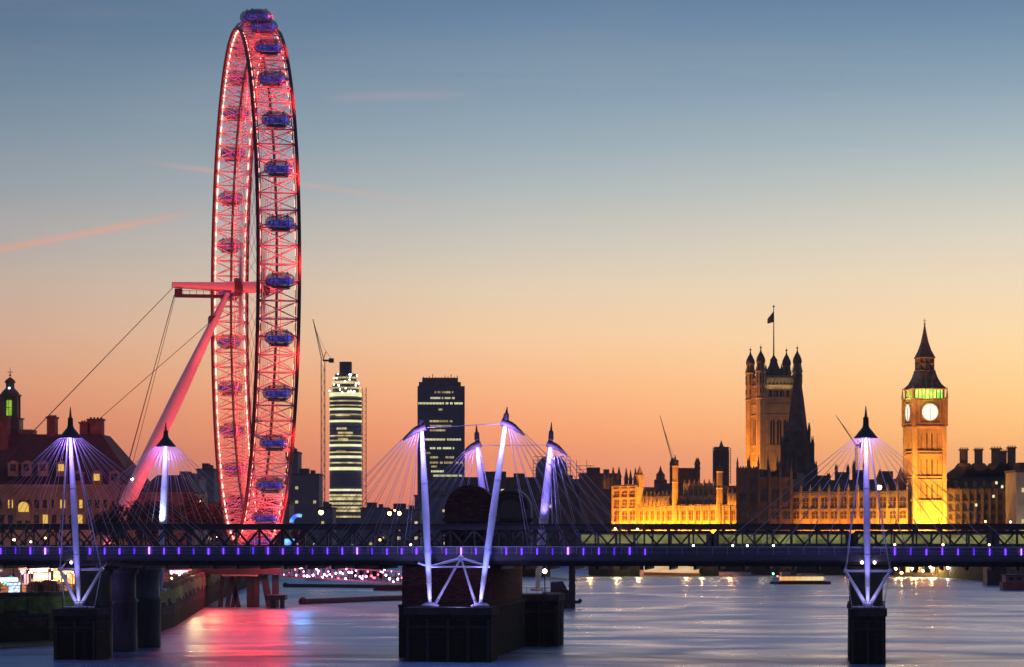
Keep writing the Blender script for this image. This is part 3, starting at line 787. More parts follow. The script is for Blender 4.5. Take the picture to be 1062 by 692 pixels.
# boarding platform on trestles
bpf = empty('boarding_platform', (0, 0, 0), 0, 'dark boarding platform on slanted trestle legs in the water below the red wheel', 'platform')
Yq = 655
MB().prism([(PX(181, Yq), Yq - 8), (PX(294, Yq), Yq - 8), (PX(294, Yq), Yq + 22), (PX(181, Yq), Yq + 22)], PZ(595, Yq), PZ(588, Yq)).build('deck', M_dark, bpf)
MB().box(PX(234, Yq), PX(271, Yq), Yq - 8.4, Yq - 8.05, PZ(597, Yq), PZ(595.5, Yq)).build('edge_beam', mat('tan_paint', (.45, .33, .24), .6), bpf)
for a, b in ((234, 231), (243, 238), (243, 251), (251, 243), (262, 262), (268, 268), (288, 288), (276, 283)):
    pxa = a; 
    MB().beam((PX(a, Yq), Yq - 6, PZ(596, Yq)), (PX(b, Yq), Yq - 6, -1), 1.5 if a > 255 else 1.0, 1.5 if a > 255 else 1.0).build('trestle_leg', M_wood, bpf)
MB().box(PX(277, Yq - 12), PX(297, Yq - 12), Yq - 16, Yq - 9, PZ(622, Yq - 12), PZ(617, Yq - 12)).box(PX(281, Yq - 12), PX(286, Yq - 12), Yq - 14, Yq - 11, -1, PZ(621, Yq - 12)).box(PX(291, Yq - 12), PX(295, Yq - 12), Yq - 14, Yq - 11, -1, PZ(621, Yq - 12)).build('landing_block', M_wood, bpf)
rl_ = MB()
for k in range(30):
    a = PX(182 + k * 3.8, Yq); rl_.tube((a, Yq - 7.8, PZ(588, Yq)), (a, Yq - 7.8, PZ(583, Yq)), .05, n=4)
rl_.tube((PX(182, Yq), Yq - 7.8, PZ(583, Yq)), (PX(293, Yq), Yq - 7.8, PZ(583, Yq)), .06, n=4).build('railing', M_dark, bpf)
# blue lit dome on the wheel platform
bd = empty('blue_screen_dome', (0, 0, 0), 0, 'small glowing blue curved screen above the truss right of the red wheel', 'lit screen')
q = P(310, 541, 690)
vs = MB(); 
for k in range(9):
    a0, a1 = R(70 + k * 12), R(70 + (k + 1) * 12)
    vs.beam((q.x + 1.8 * math.cos(a0), q.y, q.z - .3 + 1.8 * math.sin(a0)), (q.x + 1.8 * math.cos(a1), q.y, q.z - .3 + 1.8 * math.sin(a1)), 2.5, .8)
vs.build('curved_screen', emitvar('blue_screen', lin(20, 90, 220), lin(120, 210, 255), 1.4, .6, .45), bd)
MB().box(q.x - .2, q.x + .2, q.y - .2, q.y + .2, 7, q.z - 1.2).build('post', M_dark, bd)
vsb = MB().box(q.x - 3.4, q.x - 1.0, q.y - 1.2, q.y - 1, q.z - 7.2, q.z - 4.2).build('lower_screen', MATS['blue_screen'], bd)

# ------------------------------------------------------------------ lit gangway pier, booms
gp = empty('lit_gangway', (0, 0, 0), 0, 'long lattice gangway strung with pink and white lights running out to the floating pier', 'gangway')
g0, g1 = P(285, 597, 700), P(436, 607, 600)
gm = MB(); K = 46
for tt in (0, 3.2):
    for k in range(K):
        a = g0.lerp(g1, k / K); b = g0.lerp(g1, (k + 1) / K); up = Vector((0, 0, 2.6 if True else 0)); off = Vector((0, tt, 0))
        gm.beam(a + off, b + off, .25, .3); gm.beam(a + up + off, b + up + off, .2, .22)
        gm.beam(a + off, b + up + off if k % 2 else a + up + off, .1); gm.beam(a + off if k % 2 else b + off, b + up + off if k % 2 == 0 else a + up + off, .1)
gm.build('lattice', mat('pinkish_paint', (.5, .35, .42), .5), gp, fix=False)
MB().add([g0, g1, g1 + Vector((0, 3.2, 0)), g0 + Vector((0, 3.2, 0))], [(0, 1, 2, 3)]).build('floor', M_dark, gp)
bulb = None
for k in range(66):
    u = (k + random.random()) / 66
    c = g0.lerp(g1, u) + Vector((0, random.uniform(-.2, 3), random.choice((.5, 1.2, 1.9, 2.5)) + random.uniform(-.3, .3)))
    mt = (emit('pink_bulb', (1, .3, .75), 10), emit('white_pink_bulb', (1, .65, .88), 12), emit('red_bulb', (1, .12, .2), 6))[random.choice((0, 0, 1, 1, 2))]
    MB().ball(c, random.uniform(.16, .3), 5).build('bulb', mt, gp, fix=False)
fp = empty('floating_pier', (0, 0, 0), 0, 'low dark floating pier at the foot of the pink lit gangway', 'floating pier')
Yf = 18 * F / (612 - 548)
MB().box(PX(388, Yf), PX(455, Yf), Yf - 5, Yf + 5, -.5, PZ(607, Yf)).build('float', M_wood, fp)
MB().box(PX(400, Yf), PX(450, Yf), Yf - 3, Yf + 3, PZ(599, Yf), PZ(598, Yf)).build('canopy', M_dark, fp)
for a in (402, 416, 431, 447): MB().box(PX(a, Yf) - .12, PX(a, Yf) + .12, Yf - 2.8, Yf - 2.6, PZ(607, Yf), PZ(599, Yf)).build('post', M_dark, fp)
def boom(pts, r, label):
    m = MB()
    P3 = [Vector((PX(a, 18 * F / (b - 548)), 18 * F / (b - 548), .25)) for a, b in pts]
    for a, b in zip(P3, P3[1:]): m.tube(a, b, r, r, 8)
    m.ball(P3[0] + Vector((0, 0, .3)), r * 1.1, 6)
    return tag(m.build('floating_boom', M_wood), label, 'boom', 'timber booms floating by the wheel pier')
boom([(314, 626.5), (345, 625.5), (390, 623.5), (450, 622)], 1.0, 'near dark timber boom floating left of the wide centre pier')
boom([(296, 609), (350, 609.5), (450, 610.5)], .8, 'farther thin timber boom floating just below the pink lights')

# ------------------------------------------------------------------ Westminster-like arch bridge, far
ab = empty('stone_arch_bridge', (0, 0, 0), 0, 'far low arch bridge with one warmly lit span, glimpsed under the truss below the palace', 'bridge')
A = Vector((PX(330, 1030), 1030, 0)); B = Vector((PX(948, 1104), 1104, 0))
ab.location = A; ab.rotation_euler = (0, 0, math.atan2(B.y - A.y, B.x - A.x))
LB = (B - A).length
def sab(px):
    k = (px - 531) / F; d = (B - A).normalized(); t = (k * A.y - A.x) / (d.x - k * d.y); return t
piers = [390, 470, 560, 648, 735, 815, 890]; edges = [-2] + [sab(p) for p in piers] + [LB + 2]
M_green = mat('green_iron_arch', (.13, .16, .12), .6, 0, .2, .3)
for p in piers:
    w = 5.2 if p == 648 else 3.4
    MB().prism([(sab(p) - w, -2), (sab(p), -6), (sab(p) + w, -2), (sab(p) + w, 26), (sab(p) - w, 26)], -2, 6.6).build('pier', M_bank, ab)
for a, b in zip(edges, edges[1:]):
    a += 3.4; b -= 3.4; n = 16
    prof = [(a, 9.6)] + [(a + (b - a) * k / n, 3.2 + 5.2 * math.sin(PI * k / n) ** .8) for k in range(n + 1)] + [(b, 9.6)]
    MB().slab(prof, 0, 24).build('arch', M_green, ab)
MB().box(-20, LB + 1, -.5, 24.5, 9.6, 10.4).build('road_deck', M_conc, ab)
MB().box(-20, LB + 1, -.5, -.2, 10.4, 11.5).build('parapet', M_green, ab)
MB().box(-20, LB + 1, 24.2, 24.5, 10.4, 11.5).build('parapet', M_green, ab)
for p, e in ((600, E_orange), (612, E_orange), (640, E_warm), (662, E_warm), (712, E_orange), (743, E_warm), (760, E_orange), (790, E_warm), (850, E_warm), (880, E_orange)):
    s = sab(p)
    lm = MB().tube((s, -.3, 11.5), (s, -.3, 15.2), .1, n=6).build('lamp_post', M_dark, ab); MB().ball((s, -.3, 15.5), .55, 6).build('lamp_globe', emit(e.name + '_strong', tuple(e.node_tree.nodes['Principled BSDF'].inputs['Emission Color'].default_value[:3]), 130), lm)
sm_ = (sab(668) + sab(725)) / 2
light('AREA', 'arch_light', (sm_, 12, 1.2), 5500, (1, .62, .3), (sm_, 12.5, 9), (16, 14), 170, parent=ab)

Ylb = 1062
lb_ = empty('moored_boat', (PX(697, Ylb), Ylb, 0), 0, 'long low moored boat glowing cream under the truss bridge below the lit palace', 'boat')
sl_ = Ylb / F
MB().slab([(-29 * sl_, .4), (-29 * sl_, 1.6), (29 * sl_, 1.2), (31 * sl_, 1.0), (28 * sl_, .2)], 0, 4).build('hull', mat('maroon_hull', (.14, .04, .03), .5), lb_)
MB().slab([(-29 * sl_, 1.6), (-29 * sl_, 4.9), (28 * sl_, 3.5), (28 * sl_, 1.25)], .3, 3.7).build('cabin', emitvar('cream_cabin_glow', (1, .55, .22), (1, .78, .48), .72, .12, .42, (1, 1, 4)), lb_)
MB().slab([(-29.5 * sl_, 4.95), (-29.5 * sl_, 5.2), (28.5 * sl_, 3.75), (28.5 * sl_, 3.5)], .1, 3.9).build('roof', M_dark, lb_)
# ------------------------------------------------------------------ river boat, moored boat, right embankment pier
Yb = 18 * F / (606 - 548)
bt = empty('river_boat', (PX(832, Yb), Yb, 0), R(4), 'long low passenger boat with lit cabin windows on the river left of the right mast', 'boat')
hl = MB()
hl.prism([(-10.5, 0), (-8.5, -2.3), (7.5, -2.4), (9, -1.6), (9, 1.6), (7.5, 2.4), (-8.5, 2.3)], -.4, .9).build('hull', mat('maroon_hull', (.14, .04, .03), .5), bt)
MB().prism([(-7.5, -2), (7, -2), (7, 2), (-7.5, 2)], .9, 1.2).prism([(-7.3, -1.9), (6.8, -1.9), (6.8, 1.9), (-7.3, 1.9)], 2.5, 2.75).prism([(-7, -1.8), (-4, -1.8), (-4, 1.8), (-7, 1.8)], 2.75, 3.9).build('cabin', mat('boat_cream', (.5, .4, .3), .5), bt)
for k in range(8): MB().box(-7.1 + k * 1.75, -5.65 + k * 1.75, -1.88, 1.88, 1.2, 2.5).build('window', emitvar('boat_windows', (1, .5, .15), (1, .75, .35), .9, .2, .4), bt)
MB().ball((-9.6, -1, 3.4), .28, 6).build('green_lamp', emit('green_lamp', (.1, 1, .35), 20), bt)
MB().tube((-9.6, -1, .9), (-9.6, -1, 3.15), .06, n=5).build('lamp_post', M_dark, bt)
MB().ball((-8.2, -1, 2.6), .22, 6).build('red_lamp', emit('red_lamp', (1, .1, .05), 14), bt)
Ym = 18 * F / (612 - 548)
mb_ = empty('moored_vessel', (PX(1058, Ym), Ym, 0), R(3), 'dull red moored vessel at the right edge of the river under the bridge', 'boat')
MB().prism([(-5.6, -2), (-4.6, -3), (14, -3), (14, 3), (-4.6, 3), (-5.6, 2)], -.5, 2.4).build('hull', mat('rusty_hull', (.26, .10, .08), .6, 0, .3, .6), mb_)
MB().box(-4.8, 14, -2.6, 2.6, 2.403, 4.2).build('deckhouse', mat('brick_red_paint', (.3, .14, .13), .6), mb_)
MB().box(-5.2, 14, -2.9, 2.9, 4.2, 4.45).build('roof', M_dark, mb_)
for k in range(4): MB().box(-4 + k * 2.4, -2.6 + k * 2.4, -2.65, -2.603, 2.9, 3.8).build('window', M_glassd, mb_)
Yw = 1066
wpier = empty('river_pier', (0, 0, 0), 0, 'long floating landing stage with scattered lamps below the clock tower', 'landing stage')
xa, xb = PX(928, Yw), PX(1019, Yw - 30)
MB().prism([(xa, Yw - 5), (xb, Yw - 32), (xb, Yw - 24), (xa, Yw + 3)], -.5, 1.5).build('float', M_wood, wpier)
MB().prism([(xa, Yw - 4.5), (xb, Yw - 31.5), (xb, Yw - 24.5), (xa, Yw + 2.5)], 4.1, 4.5).build('canopy', mat('canopy_green', (.1, .12, .08), .6), wpier)
for k in range(14):
    u = (k + .5) / 14; x = xa + (xb - xa) * u; y = Yw - 4.6 - 27 * u
    MB().box(x - .12, x + .12, y, y + .2, 1.5, 4.1).build('post', M_dark, wpier)
    if k % 2: MB().box(x + .3, x + 1.9, y + 1.5, y + 1.7, 1.6, 3.6).build('lit_panel', emitvar('stage_glow', (.5, .25, .04), (1, .8, .35), 1.3, .3, .4), wpier)
for px, py, e in ((929, 590, E_warm), (946, 590, E_warm), (965, 588, E_white), (968, 590, E_warm), (983, 589, E_white), (1006, 585, emit('green_lamp', (.1, 1, .35), 20)), (1006, 591, MATS['green_lamp']), (957, 592, E_warm), (935, 594, E_orange)):
    q = P(px, py, Yw - 38); MB().tube((q.x, q.y, .3), (q.x, q.y, q.z - .4), .08, n=5).build('lamp_post', M_dark, wpier); lo = MB().ball(q, .4, 6).build('stage_lamp', emit(e.name + '_strong', tuple(e.node_tree.nodes['Principled BSDF'].inputs['Emission Color'].default_value[:3]), 130), wpier)
tag(MB().box(PX(1021, 905), PX(1041, 905), 900, 908, -1, 8.5).box(PX(1020, 905), PX(1042, 905), 899, 909, 8.5, 9.2).build('river_buttress', M_dark), 'dark square buttress standing in the river beside the dull red vessel', 'buttress')

# ------------------------------------------------------------------ far towers
M_lit = emitvar('office_glow', (.5, .38, .14), (1, .82, .4), .95, .16, .44)
M_litw = emitvar('bright_office_glow', (.85, .82, .4), (1, .97, .62), 1.15, .15, .45)
Y1 = 2000; c1 = PX(358.5, Y1); s1 = Y1 / F
t1 = empty('round_glass_tower', (c1, Y1, 0), 0, 'slim round glass tower with bright lit floors and a narrow dark drum on top', 'tower')
def z1(py): return PZ(py, Y1)
MB().lathe(0, 0, [(11.2, 7), (11.2, z1(412))], 32, True).build('shaft', M_tower, t1)
MB().lathe(0, 0, [(9.4, z1(412)), (9.2, z1(399)), (7.8, z1(398)), (7.4, z1(388)), (4.4, z1(387.5)), (4.4, z1(375.5))], 24).build('crown', mat('dark_drum', (.06, .06, .07), .5), t1)
fl_ = MB(); k = 0
py = 414
while py < 560:
    fl_.lathe(0, 0, [(11.45, z1(py)), (11.45, z1(py) + .5)], 32); py += 4.1
fl_.build('floor_edges', mat('floor_edge', (.25, .25, .27), .6), t1)
for py, hgt, w in ((393, 1.2, 0), (403.5, 1.0, 0), (417, .9, 2), (421.5, .8, 2), (431, .8, 2), (453, .8, 2), (458, .9, 2), (470, .8, 2), (481, .9, 2), (527.5, 1.3, 2), (398.5, 1.9, 0), (411.5, 2.6, 1), (426, 1.5, 1), (438.5, 1.6, 1), (463.5, 1.6, 1), (475.5, 1.7, 1), (488, 2.2, 1), (509.5, 1.4, 1), (515, 1.4, 2), (519, 2.0, 2), (523.5, 1.5, 2), (531, 1.5, 2), (537, 1.2, 2)):
    r = 9.55 if py < 400 else 11.6
    MB().lathe(0, 0, [(r if py > 396 else 7.9, z1(py)), (r if py > 396 else 7.8, z1(py) + hgt)], 32).build('lit_floor', M_litw if w == 1 else M_lit, t1)
for py, a0, a1 in ((432, -120, -70), (450.5, -110, -60), (446, -115, -85), (457, -110, -80), (470, -118, -85)):
    m = MB()
    for a in range(a0, a1, 9): m.cbox(11.5 * math.cos(R(a)), 11.5 * math.sin(R(a)), 1.6, 1.0, z1(py), z1(py) + 1.3)
    m.build('lit_floor', M_lit, t1)
random.seed(3)
for k in range(26):
    a = R(random.uniform(-170, -10)); py = random.uniform(388, 409); r = 8.2 if py < 399 else 10
    MB().ball((r * math.cos(a) * 1.15, r * math.sin(a) * 1.15, z1(py)), .5, 5).build('work_lamp', E_white, t1)
hm = MB()
for x in (11.6, 14.4):
    for y in (-1.4, 1.4): hm.beam((x, y, 7), (x, y, z1(402)), .35)
z = 8
while z < z1(404): hm.beam((11.6, -1.4, z), (14.4, -1.4, z + 4), .25); hm.beam((11.6, -1.4, z), (14.4, -1.4, z), .25); z += 4
hm.build('builders_hoist', mat('hoist_red', (.3, .12, .08), .6), t1)
def crane(px, Y, pm, pt_, pj, label, r=.5, w=2.0):
    c = empty('tower_crane', (PX(px, Y), Y, 0), 0, label, 'crane')
    zt = PZ(pm, Y); m = MB()
    for a in (-1, 1):
        for b in (-1, 1): m.beam((a * w / 2, b * w / 2, 7), (a * w / 2, b * w / 2, zt), r * .5)
    z = 8; f = 1
    while z < zt - w * 1.6:
        m.beam((-w / 2 * f, -w / 2, z), (w / 2 * f, -w / 2, z + w * 1.6), r * .4); m.beam((-w / 2, -w / 2, z), (w / 2, -w / 2, z), r * .4); z += w * 1.6; f = -f
    m.build('mast', M_far, c)
    tip = Vector((PX(pj[0], Y) - PX(px, Y), 0, PZ(pj[1], Y))); base = Vector((0, 0, zt))
    j = MB(); n_ = Vector((0, 1, 0)); d = (tip - base).normalized(); s_ = d.cross(n_)
    j.beam(base + s_ * w * .35, tip, r * .55); j.beam(base - s_ * w * .35, tip, r * .55)
    K = 16
    for k in range(K):
        a = base.lerp(tip, k / K) + s_ * w * .35 * (1 - k / K) * (1 if k % 2 else -1); b = base.lerp(tip, (k + 1) / K) + s_ * w * .35 * (1 - (k + 1) / K) * (-1 if k % 2 else 1)
        j.beam(a, b, r * .35)
    j.build('jib', M_far, c)
    k = 1 if tip.x > 0 else -1
    MB().box(-k * w * 2.6, 0, -w * .5, w * .5, zt - .6, zt + .6).box(-k * w * 2.9 if k > 0 else w * 1.6, -k * w * 1.6 if k > 0 else w * 2.9, -w * .6, w * .6, zt - 1.5, zt + 1.5).build('counterweight', M_dark, c)
    MB().beam((0, 0, zt), (-k * w * .8, 0, zt + w * 2.4), r * .6).beam((-k * w * .8, 0, zt + w * 2.4), (-k * w * 2.5, 0, zt + .5), r * .3).beam((-k * w * .8, 0, zt + w * 2.4), base.lerp(tip, .75), r * .22).build('apex_frame', M_far, c)
    return c
crane(335, 1990, 374, 0, (324.5, 331), 'tall thin luffing crane rising beside the round glass tower', .8, 2.6)
crane(698, 1500, 480, 0, (684.5, 431), 'small distant crane behind the lit palace wing', .45, 1.0)
crane(888, 1500, 462, 0, (867, 431), 'small distant crane between the two great palace towers', .45, 1.0)

Y2 = 1900; t2 = empty('office_slab_tower', (PX(457.5, Y2), Y2, 0), R(2), 'broad dark office tower with rows of lit windows behind the left centre mast', 'tower')
wid = PX(482, Y2) - PX(433, Y2)
MB().box(-wid / 2, wid / 2, 0, 24, 7, PZ(400.5, Y2)).build('shaft', M_tower, t2)
mm = MB()
for k in range(33): a = -wid / 2 + .3 + k * (wid - .6) / 32; mm.box(a - .12, a + .12, -.35, -.003, 7, PZ(401, Y2))
mm.build('mullions', mat('mullion', (.09, .09, .1), .5), t2)
pl = MB().box(-wid * .47, wid * .42, 3, 20, PZ(400.5, Y2), PZ(396, Y2)).box(-wid * .40, wid * .36, 4, 19, PZ(396, Y2), PZ(391.5, Y2))
for k in range(12): a = -wid * .38 + k * wid * .065; pl.box(a, a + .5, 3.5, 4.2, PZ(394, Y2), PZ(random.uniform(387, 391), Y2))
pl.build('plant_storey', mat('plant_room', (.2, .13, .1), .8), t2)
for py, a, b, e in ((407, 451, 470, M_lit), (413, 445, 471, M_litw), (418.5, 434, 481.5, M_litw), (437, 444, 469, M_lit), (442, 446, 468, M_lit), (446.5, 446, 461, M_lit), (456, 441, 478, M_litw), (465, 446, 470, M_litw),
                    (470, 442, 446, M_lit), (474.5, 446, 454, M_lit), (474.5, 462, 470, M_lit), (480, 446, 479, M_lit), (484, 446, 453, M_lit), (489, 447, 460, M_litw), (493.5, 448, 479, M_litw), (425, 455, 459, M_lit), (531, 455, 463, M_lit), (517, 434, 437, M_lit)):
    m = MB(); x = PX(a, Y2) - PX(457.5, Y2); x1_ = PX(b, Y2) - PX(457.5, Y2)
    while x < x1_:
        if random.random() > .1: m.box(x, x + .72, -.2, -.1, PZ(py, Y2) - .6, PZ(py, Y2) + .7)
        x += .96
    m.build('lit_floor', e, t2)

def block(px0, px1, py, Y, label, m=None, d=30, roof=None, lit=0, name='city_block', cat='building', storey=4):
    r = empty(name, ((PX(px0, Y) + PX(px1, Y)) / 2, Y, 0), 0, label, cat)
    w = PX(px1, Y) - PX(px0, Y); zt = PZ(py, Y)
    MB().box(-w / 2, w / 2, 0, d, 5, zt).build('wall', m or M_far, r)
    MB().box(-w / 2 - .4, w / 2 + .4, -.4, d + .4, zt, zt + 1.0).build('parapet', M_stoned, r)
    rp = MB(); x = -w / 2 + w * .15
    rp.box(-w * .3, w * .05, d * .3, d * .7, zt + 1, zt + 4); rp.box(w * .15, w * .3, d * .2, d * .5, zt + 1, zt + 3)
    rp.build('roof_plant', M_stoned, r)
    if lit:
        cols = max(2, int(w / 4)); rows = max(1, int((zt - 8) / storey)); n = 0
        for k in range(400):
            if n >= lit: break
            i = random.randrange(cols); j = random.randrange(rows)
            x = -w / 2 + (i + .5) * w / cols; z = 8 + j * storey
            MB().box(x - .8, x + .8, -.12, -.03, z, z + 1.6).build('window', M_lit, r); n += 1
    return r
block(296, 309, 470, 1700, 'narrow dark tower block right of the red wheel', lit=3)
block(303, 331, 493, 1600, 'wide grey office block right of the wheel with a few lit windows', lit=9)
block(204, 222, 488, 1500, 'grey tower block directly left of the wheel', lit=2)
block(178, 207, 497, 1400, 'lower dark block between the lit white mast and the wheel', lit=4)
block(222, 300, 523, 1300, 'low dark building seen through the bottom of the wheel', lit=8)
block(331, 345, 528, 1500, 'low building at the foot of the round glass tower', lit=2)
block(374, 402, 528, 1700, 'low dim building right of the round glass tower', lit=3)
block(400, 436, 530, 1500, 'low dim building left of the broad office tower', lit=4)
block(430, 484, 515, 1750, 'pale base block under the broad office tower', m=M_far, lit=5)
block(482, 560, 497, 1420, 'long dark slab behind the two arched gables', m=M_stoned, lit=2)
block(556, 604, 499, 1400, 'dark slab below the scaffolded dome', m=M_stoned, lit=1)
block(602, 640, 493, 1380, 'dark slab against the left end of the floodlit palace', m=M_stoned)
# scaffolded dome
Ys = 1440; sd_ = empty('scaffolded_dome', (PX(572, Ys), Ys, 0), 0, 'dome wrapped in scaffolding above the dark slab right of the violet masts', 'dome')
MB().lathe(0, 0, [(8.2, PZ(505, Ys)), (8.2, PZ(486, Ys)), (7.2, PZ(480, Ys)), (5.0, PZ(475, Ys)), (1.0, PZ(472.5, Ys))], 20).build('drum', M_far, sd_)
sm2 = MB(); w = 9.4
for i in range(9):
    x = -w + i * w * 2 / 8; sm2.beam((x, -9, PZ(505, Ys)), (x, -9, PZ(471 + (3 if i in (0, 8) else 0) + abs(i - 4), Ys)), .28)
for k in range(9): z = PZ(503 - k * 3.6, Ys); sm2.beam((-w, -9, z), (w, -9, z), .26)
sm2.build('scaffolding', M_far, sd_)
s3 = MB(); 
for i in range(6): x = 12.5 + i * 1.7; s3.beam((x, -9, PZ(500, Ys)), (x, -9, PZ(478 + 5 * (i % 3), Ys)), .26)
for k in range(5): s3.beam((12, -9, PZ(498 - k * 3.6, Ys)), (21.5, -9, PZ(498 - k * 3.6, Ys)), .24)
s3.build('scaffolding', M_far, sd_)

# ------------------------------------------------------------------ the palace
def pinn(m, x, y, w, z0, zs, zt):     # a square pinnacle with a spirelet
    m.cbox(x, y, w, w, z0, zs); m.cbox(x, y, w * 1.35, w * 1.35, zs, zs + w * .3)
    m.frus(x, y, w * 1.05, w * 1.05, zs + w * .3, .08, .08, zt)
    m.lathe(x, y, [(.02, zt - w * .9), (w * .3, zt - w * .6), (.02, zt - w * .3)], 6)
    return m
def onseg(A, B, px):
    k = (px - 531) / F; d = (B - A).normalized(); return (k * A.y - A.x) / (d.x - k * d.y)
PA = Vector((54, 1266, 0)); PB = Vector((120, 1154, 0)); PD = (PB - PA).normalized()
pal = empty('parliament_palace', PA, math.atan2(PD.y, PD.x), 'floodlit golden gothic palace wing with pinnacles left of the great square tower', 'palace')
def ps(px): return onseg(PA, PB, px)
def pz(py, px): s = ps(px); return PZ(py, PA.y + PD.y * s)
M_win = mat('gothic_glass', (.10, .05, .02), .4)
def wing(root, s0, s1, y0, d, z0, z1, bay, tiers, wm, pin=None, win=M_win, bw=.9, par=1.1, mull=True):
    """a run of gothic bays facing -y; tiers = list of (z_low, z_high) windows"""
    w = MB().box(s0, s1, y0, y0 + d, z0, z1).build('wall', wm, root)
    n = max(1, round((s1 - s0) / bay)); b = (s1 - s0) / n
    bt_ = MB()
    for i in range(n + 1):
        x = s0 + i * b; bt_.box(x - bw / 2, x + bw / 2, y0 - .8, y0 - .003, z0, z1 + par * .6)
        if pin: pinn(bt_, x, y0 - .3, bw * .8, z1 + par * .6, z1 + pin * .45, z1 + pin)
    bt_.build('buttresses', wm, w)
    cs = MB()
    for lo, hi in tiers: cs.box(s0, s1, y0 - .45, y0 - .004, hi + .45, hi + .95)
    cs.box(s0, s1, y0 - .5, y0 + .3, z1, z1 + .5)
    k = 0; x = s0
    while x < s1: cs.box(x, x + .55, y0 - .4, y0, z1 + .503, z1 + par); x += 1.1
    cs.build('cornice', wm, w)
    for lo, hi in tiers:
        for i in range(n):
            x0_ = s0 + i * b + bw / 2 + .35; x1_ = s0 + (i + 1) * b - bw / 2 - .35; mid_ = (x0_ + x1_) / 2
            o = MB().slab([(x0_, lo), (x0_, hi - .7), (mid_, hi), (x1_, hi - .7), (x1_, lo)], y0 - .06, y0 - .01).build('window', win, w)
            if mull: MB().box(mid_ - .14, mid_ + .14, y0 - .2, y0 - .062, lo, hi - .1).box(x0_, x1_, y0 - .2, y0 - .064, (lo + hi) / 2 - .12, (lo + hi) / 2 + .12).build('mullion', wm, o)
    return w
g_ = 6.4
za = lambda py: pz(py, 700)
# end pavilion, long low range, raised middle range, right piece
wing(pal, ps(638.5), ps(663), -1.2, 24, g_, pz(505.5, 650), 6.0, [(pz(540, 650), pz(529.5, 650)), (pz(524, 650), pz(518, 650)), (pz(515, 650), pz(509, 650))], M_stone, None)
wing(pal, ps(663), ps(692.5), 0, 14, g_, za(526.8), 4.6, [(za(540), za(529.5))], M_stone, 2.2)
wing(pal, ps(663), ps(692.5), 2.2, 12, za(526.8), pz(516, 680), 3.3, [(pz(524.5, 680), pz(518, 680))], M_stone, 3.0, bw=.7)
wing(pal, ps(692.5), ps(745), -.6, 16, g_, pz(526, 720), 5.6, [(pz(540, 720), pz(529, 720))], M_stone)
wing(pal, ps(692.5), ps(745), 1.6, 14, pz(526, 720), pz(516.5, 720), 4.4, [(pz(524.8, 720), pz(518.6, 720))], M_stone, bw=.8)
wing(pal, ps(705), ps(741), 2.8, 12, pz(516, 722), pz(504, 722), 4.0, [(pz(513.8, 722), pz(506.8, 722))], M_stone, 3.0, bw=.8)
wing(pal, ps(745), ps(765), -.2, 14, g_, pz(526, 755), 5.0, [(pz(540, 755), pz(529, 755))], M_stone)
wing(pal, ps(752), ps(765), 2.0, 12, pz(526, 755), pz(513.5, 755), 3.6, [(pz(523.5, 755), pz(515.8, 755))], M_stone, 3.0, bw=.7)
rf = MB()
def hip(m, x0, x1, y0, y1, z0, z1):
    w = (y1 - y0) / 2
    vs = [(x0, y0, z0), (x1, y0, z0), (x1, y1, z0), (x0, y1, z0), (x0 + w * .5, (y0 + y1) / 2, z1), (x1 - w * .5, (y0 + y1) / 2, z1)]
    return m.add(vs, [(0, 1, 5, 4), (1, 2, 5), (2, 3, 4, 5), (3, 0, 4), (0, 3, 2, 1)])
hip(rf, ps(664), ps(704), 4.5, 16, pz(516.5, 680), pz(501, 680)); hip(rf, ps(742), ps(766), 4, 16, pz(514, 755), pz(503, 755))
rf.build('roof', M_roof, pal)
M_steep = M_stoned
for (px, w, sh, tp, mt) in ((640, 1.5, 495, 484, M_stoned), (647.5, 1.3, 497, 485, M_stoned), (652, 1.2, 498, 487, M_stoned), (657, 1.3, 497, 485, M_stoned), (661.5, 2.2, 494, 483, M_stone), (634, 1.4, 496, 484, M_stoned), (629, 1.2, 497, 487, M_stoned), (625, 1.2, 498, 488, M_stoned)):
    o = pinn(MB(), ps(px), 1.0, w, pz(507, px), pz(sh, px), pz(tp, px)).build('pinnacle', mt, pal)
for (px, w, top_, apex) in ((701.5, 2.7, 483, 472), (747.5, 2.7, 489, 478)):
    t = MB(); t.lathe(ps(px), -.6, [(w / 2, g_), (w / 2, pz(top_ + 18, px)), (w / 2 * 1.15, pz(top_ + 17.5, px)), (w / 2 * 1.15, pz(top_ + 16.7, px)), (w / 2 * .95, pz(top_ + 16, px)), (w / 2 * .95, pz(top_ + 1, px)), (w / 2 * 1.2, pz(top_ + .5, px)), (w / 2 * 1.2, pz(top_, px))], 8, False)
    t.build('turret', M_stone, pal)
    MB().lathe(ps(px), -.6, [(w / 2 * .9, pz(top_, px)), (w / 2 * .95, pz(top_ - 2.0, px)), (w * .22, pz(top_ - 5, px)), (.1, pz(apex, px))], 8).build('turret_cap', M_stoned, pal)
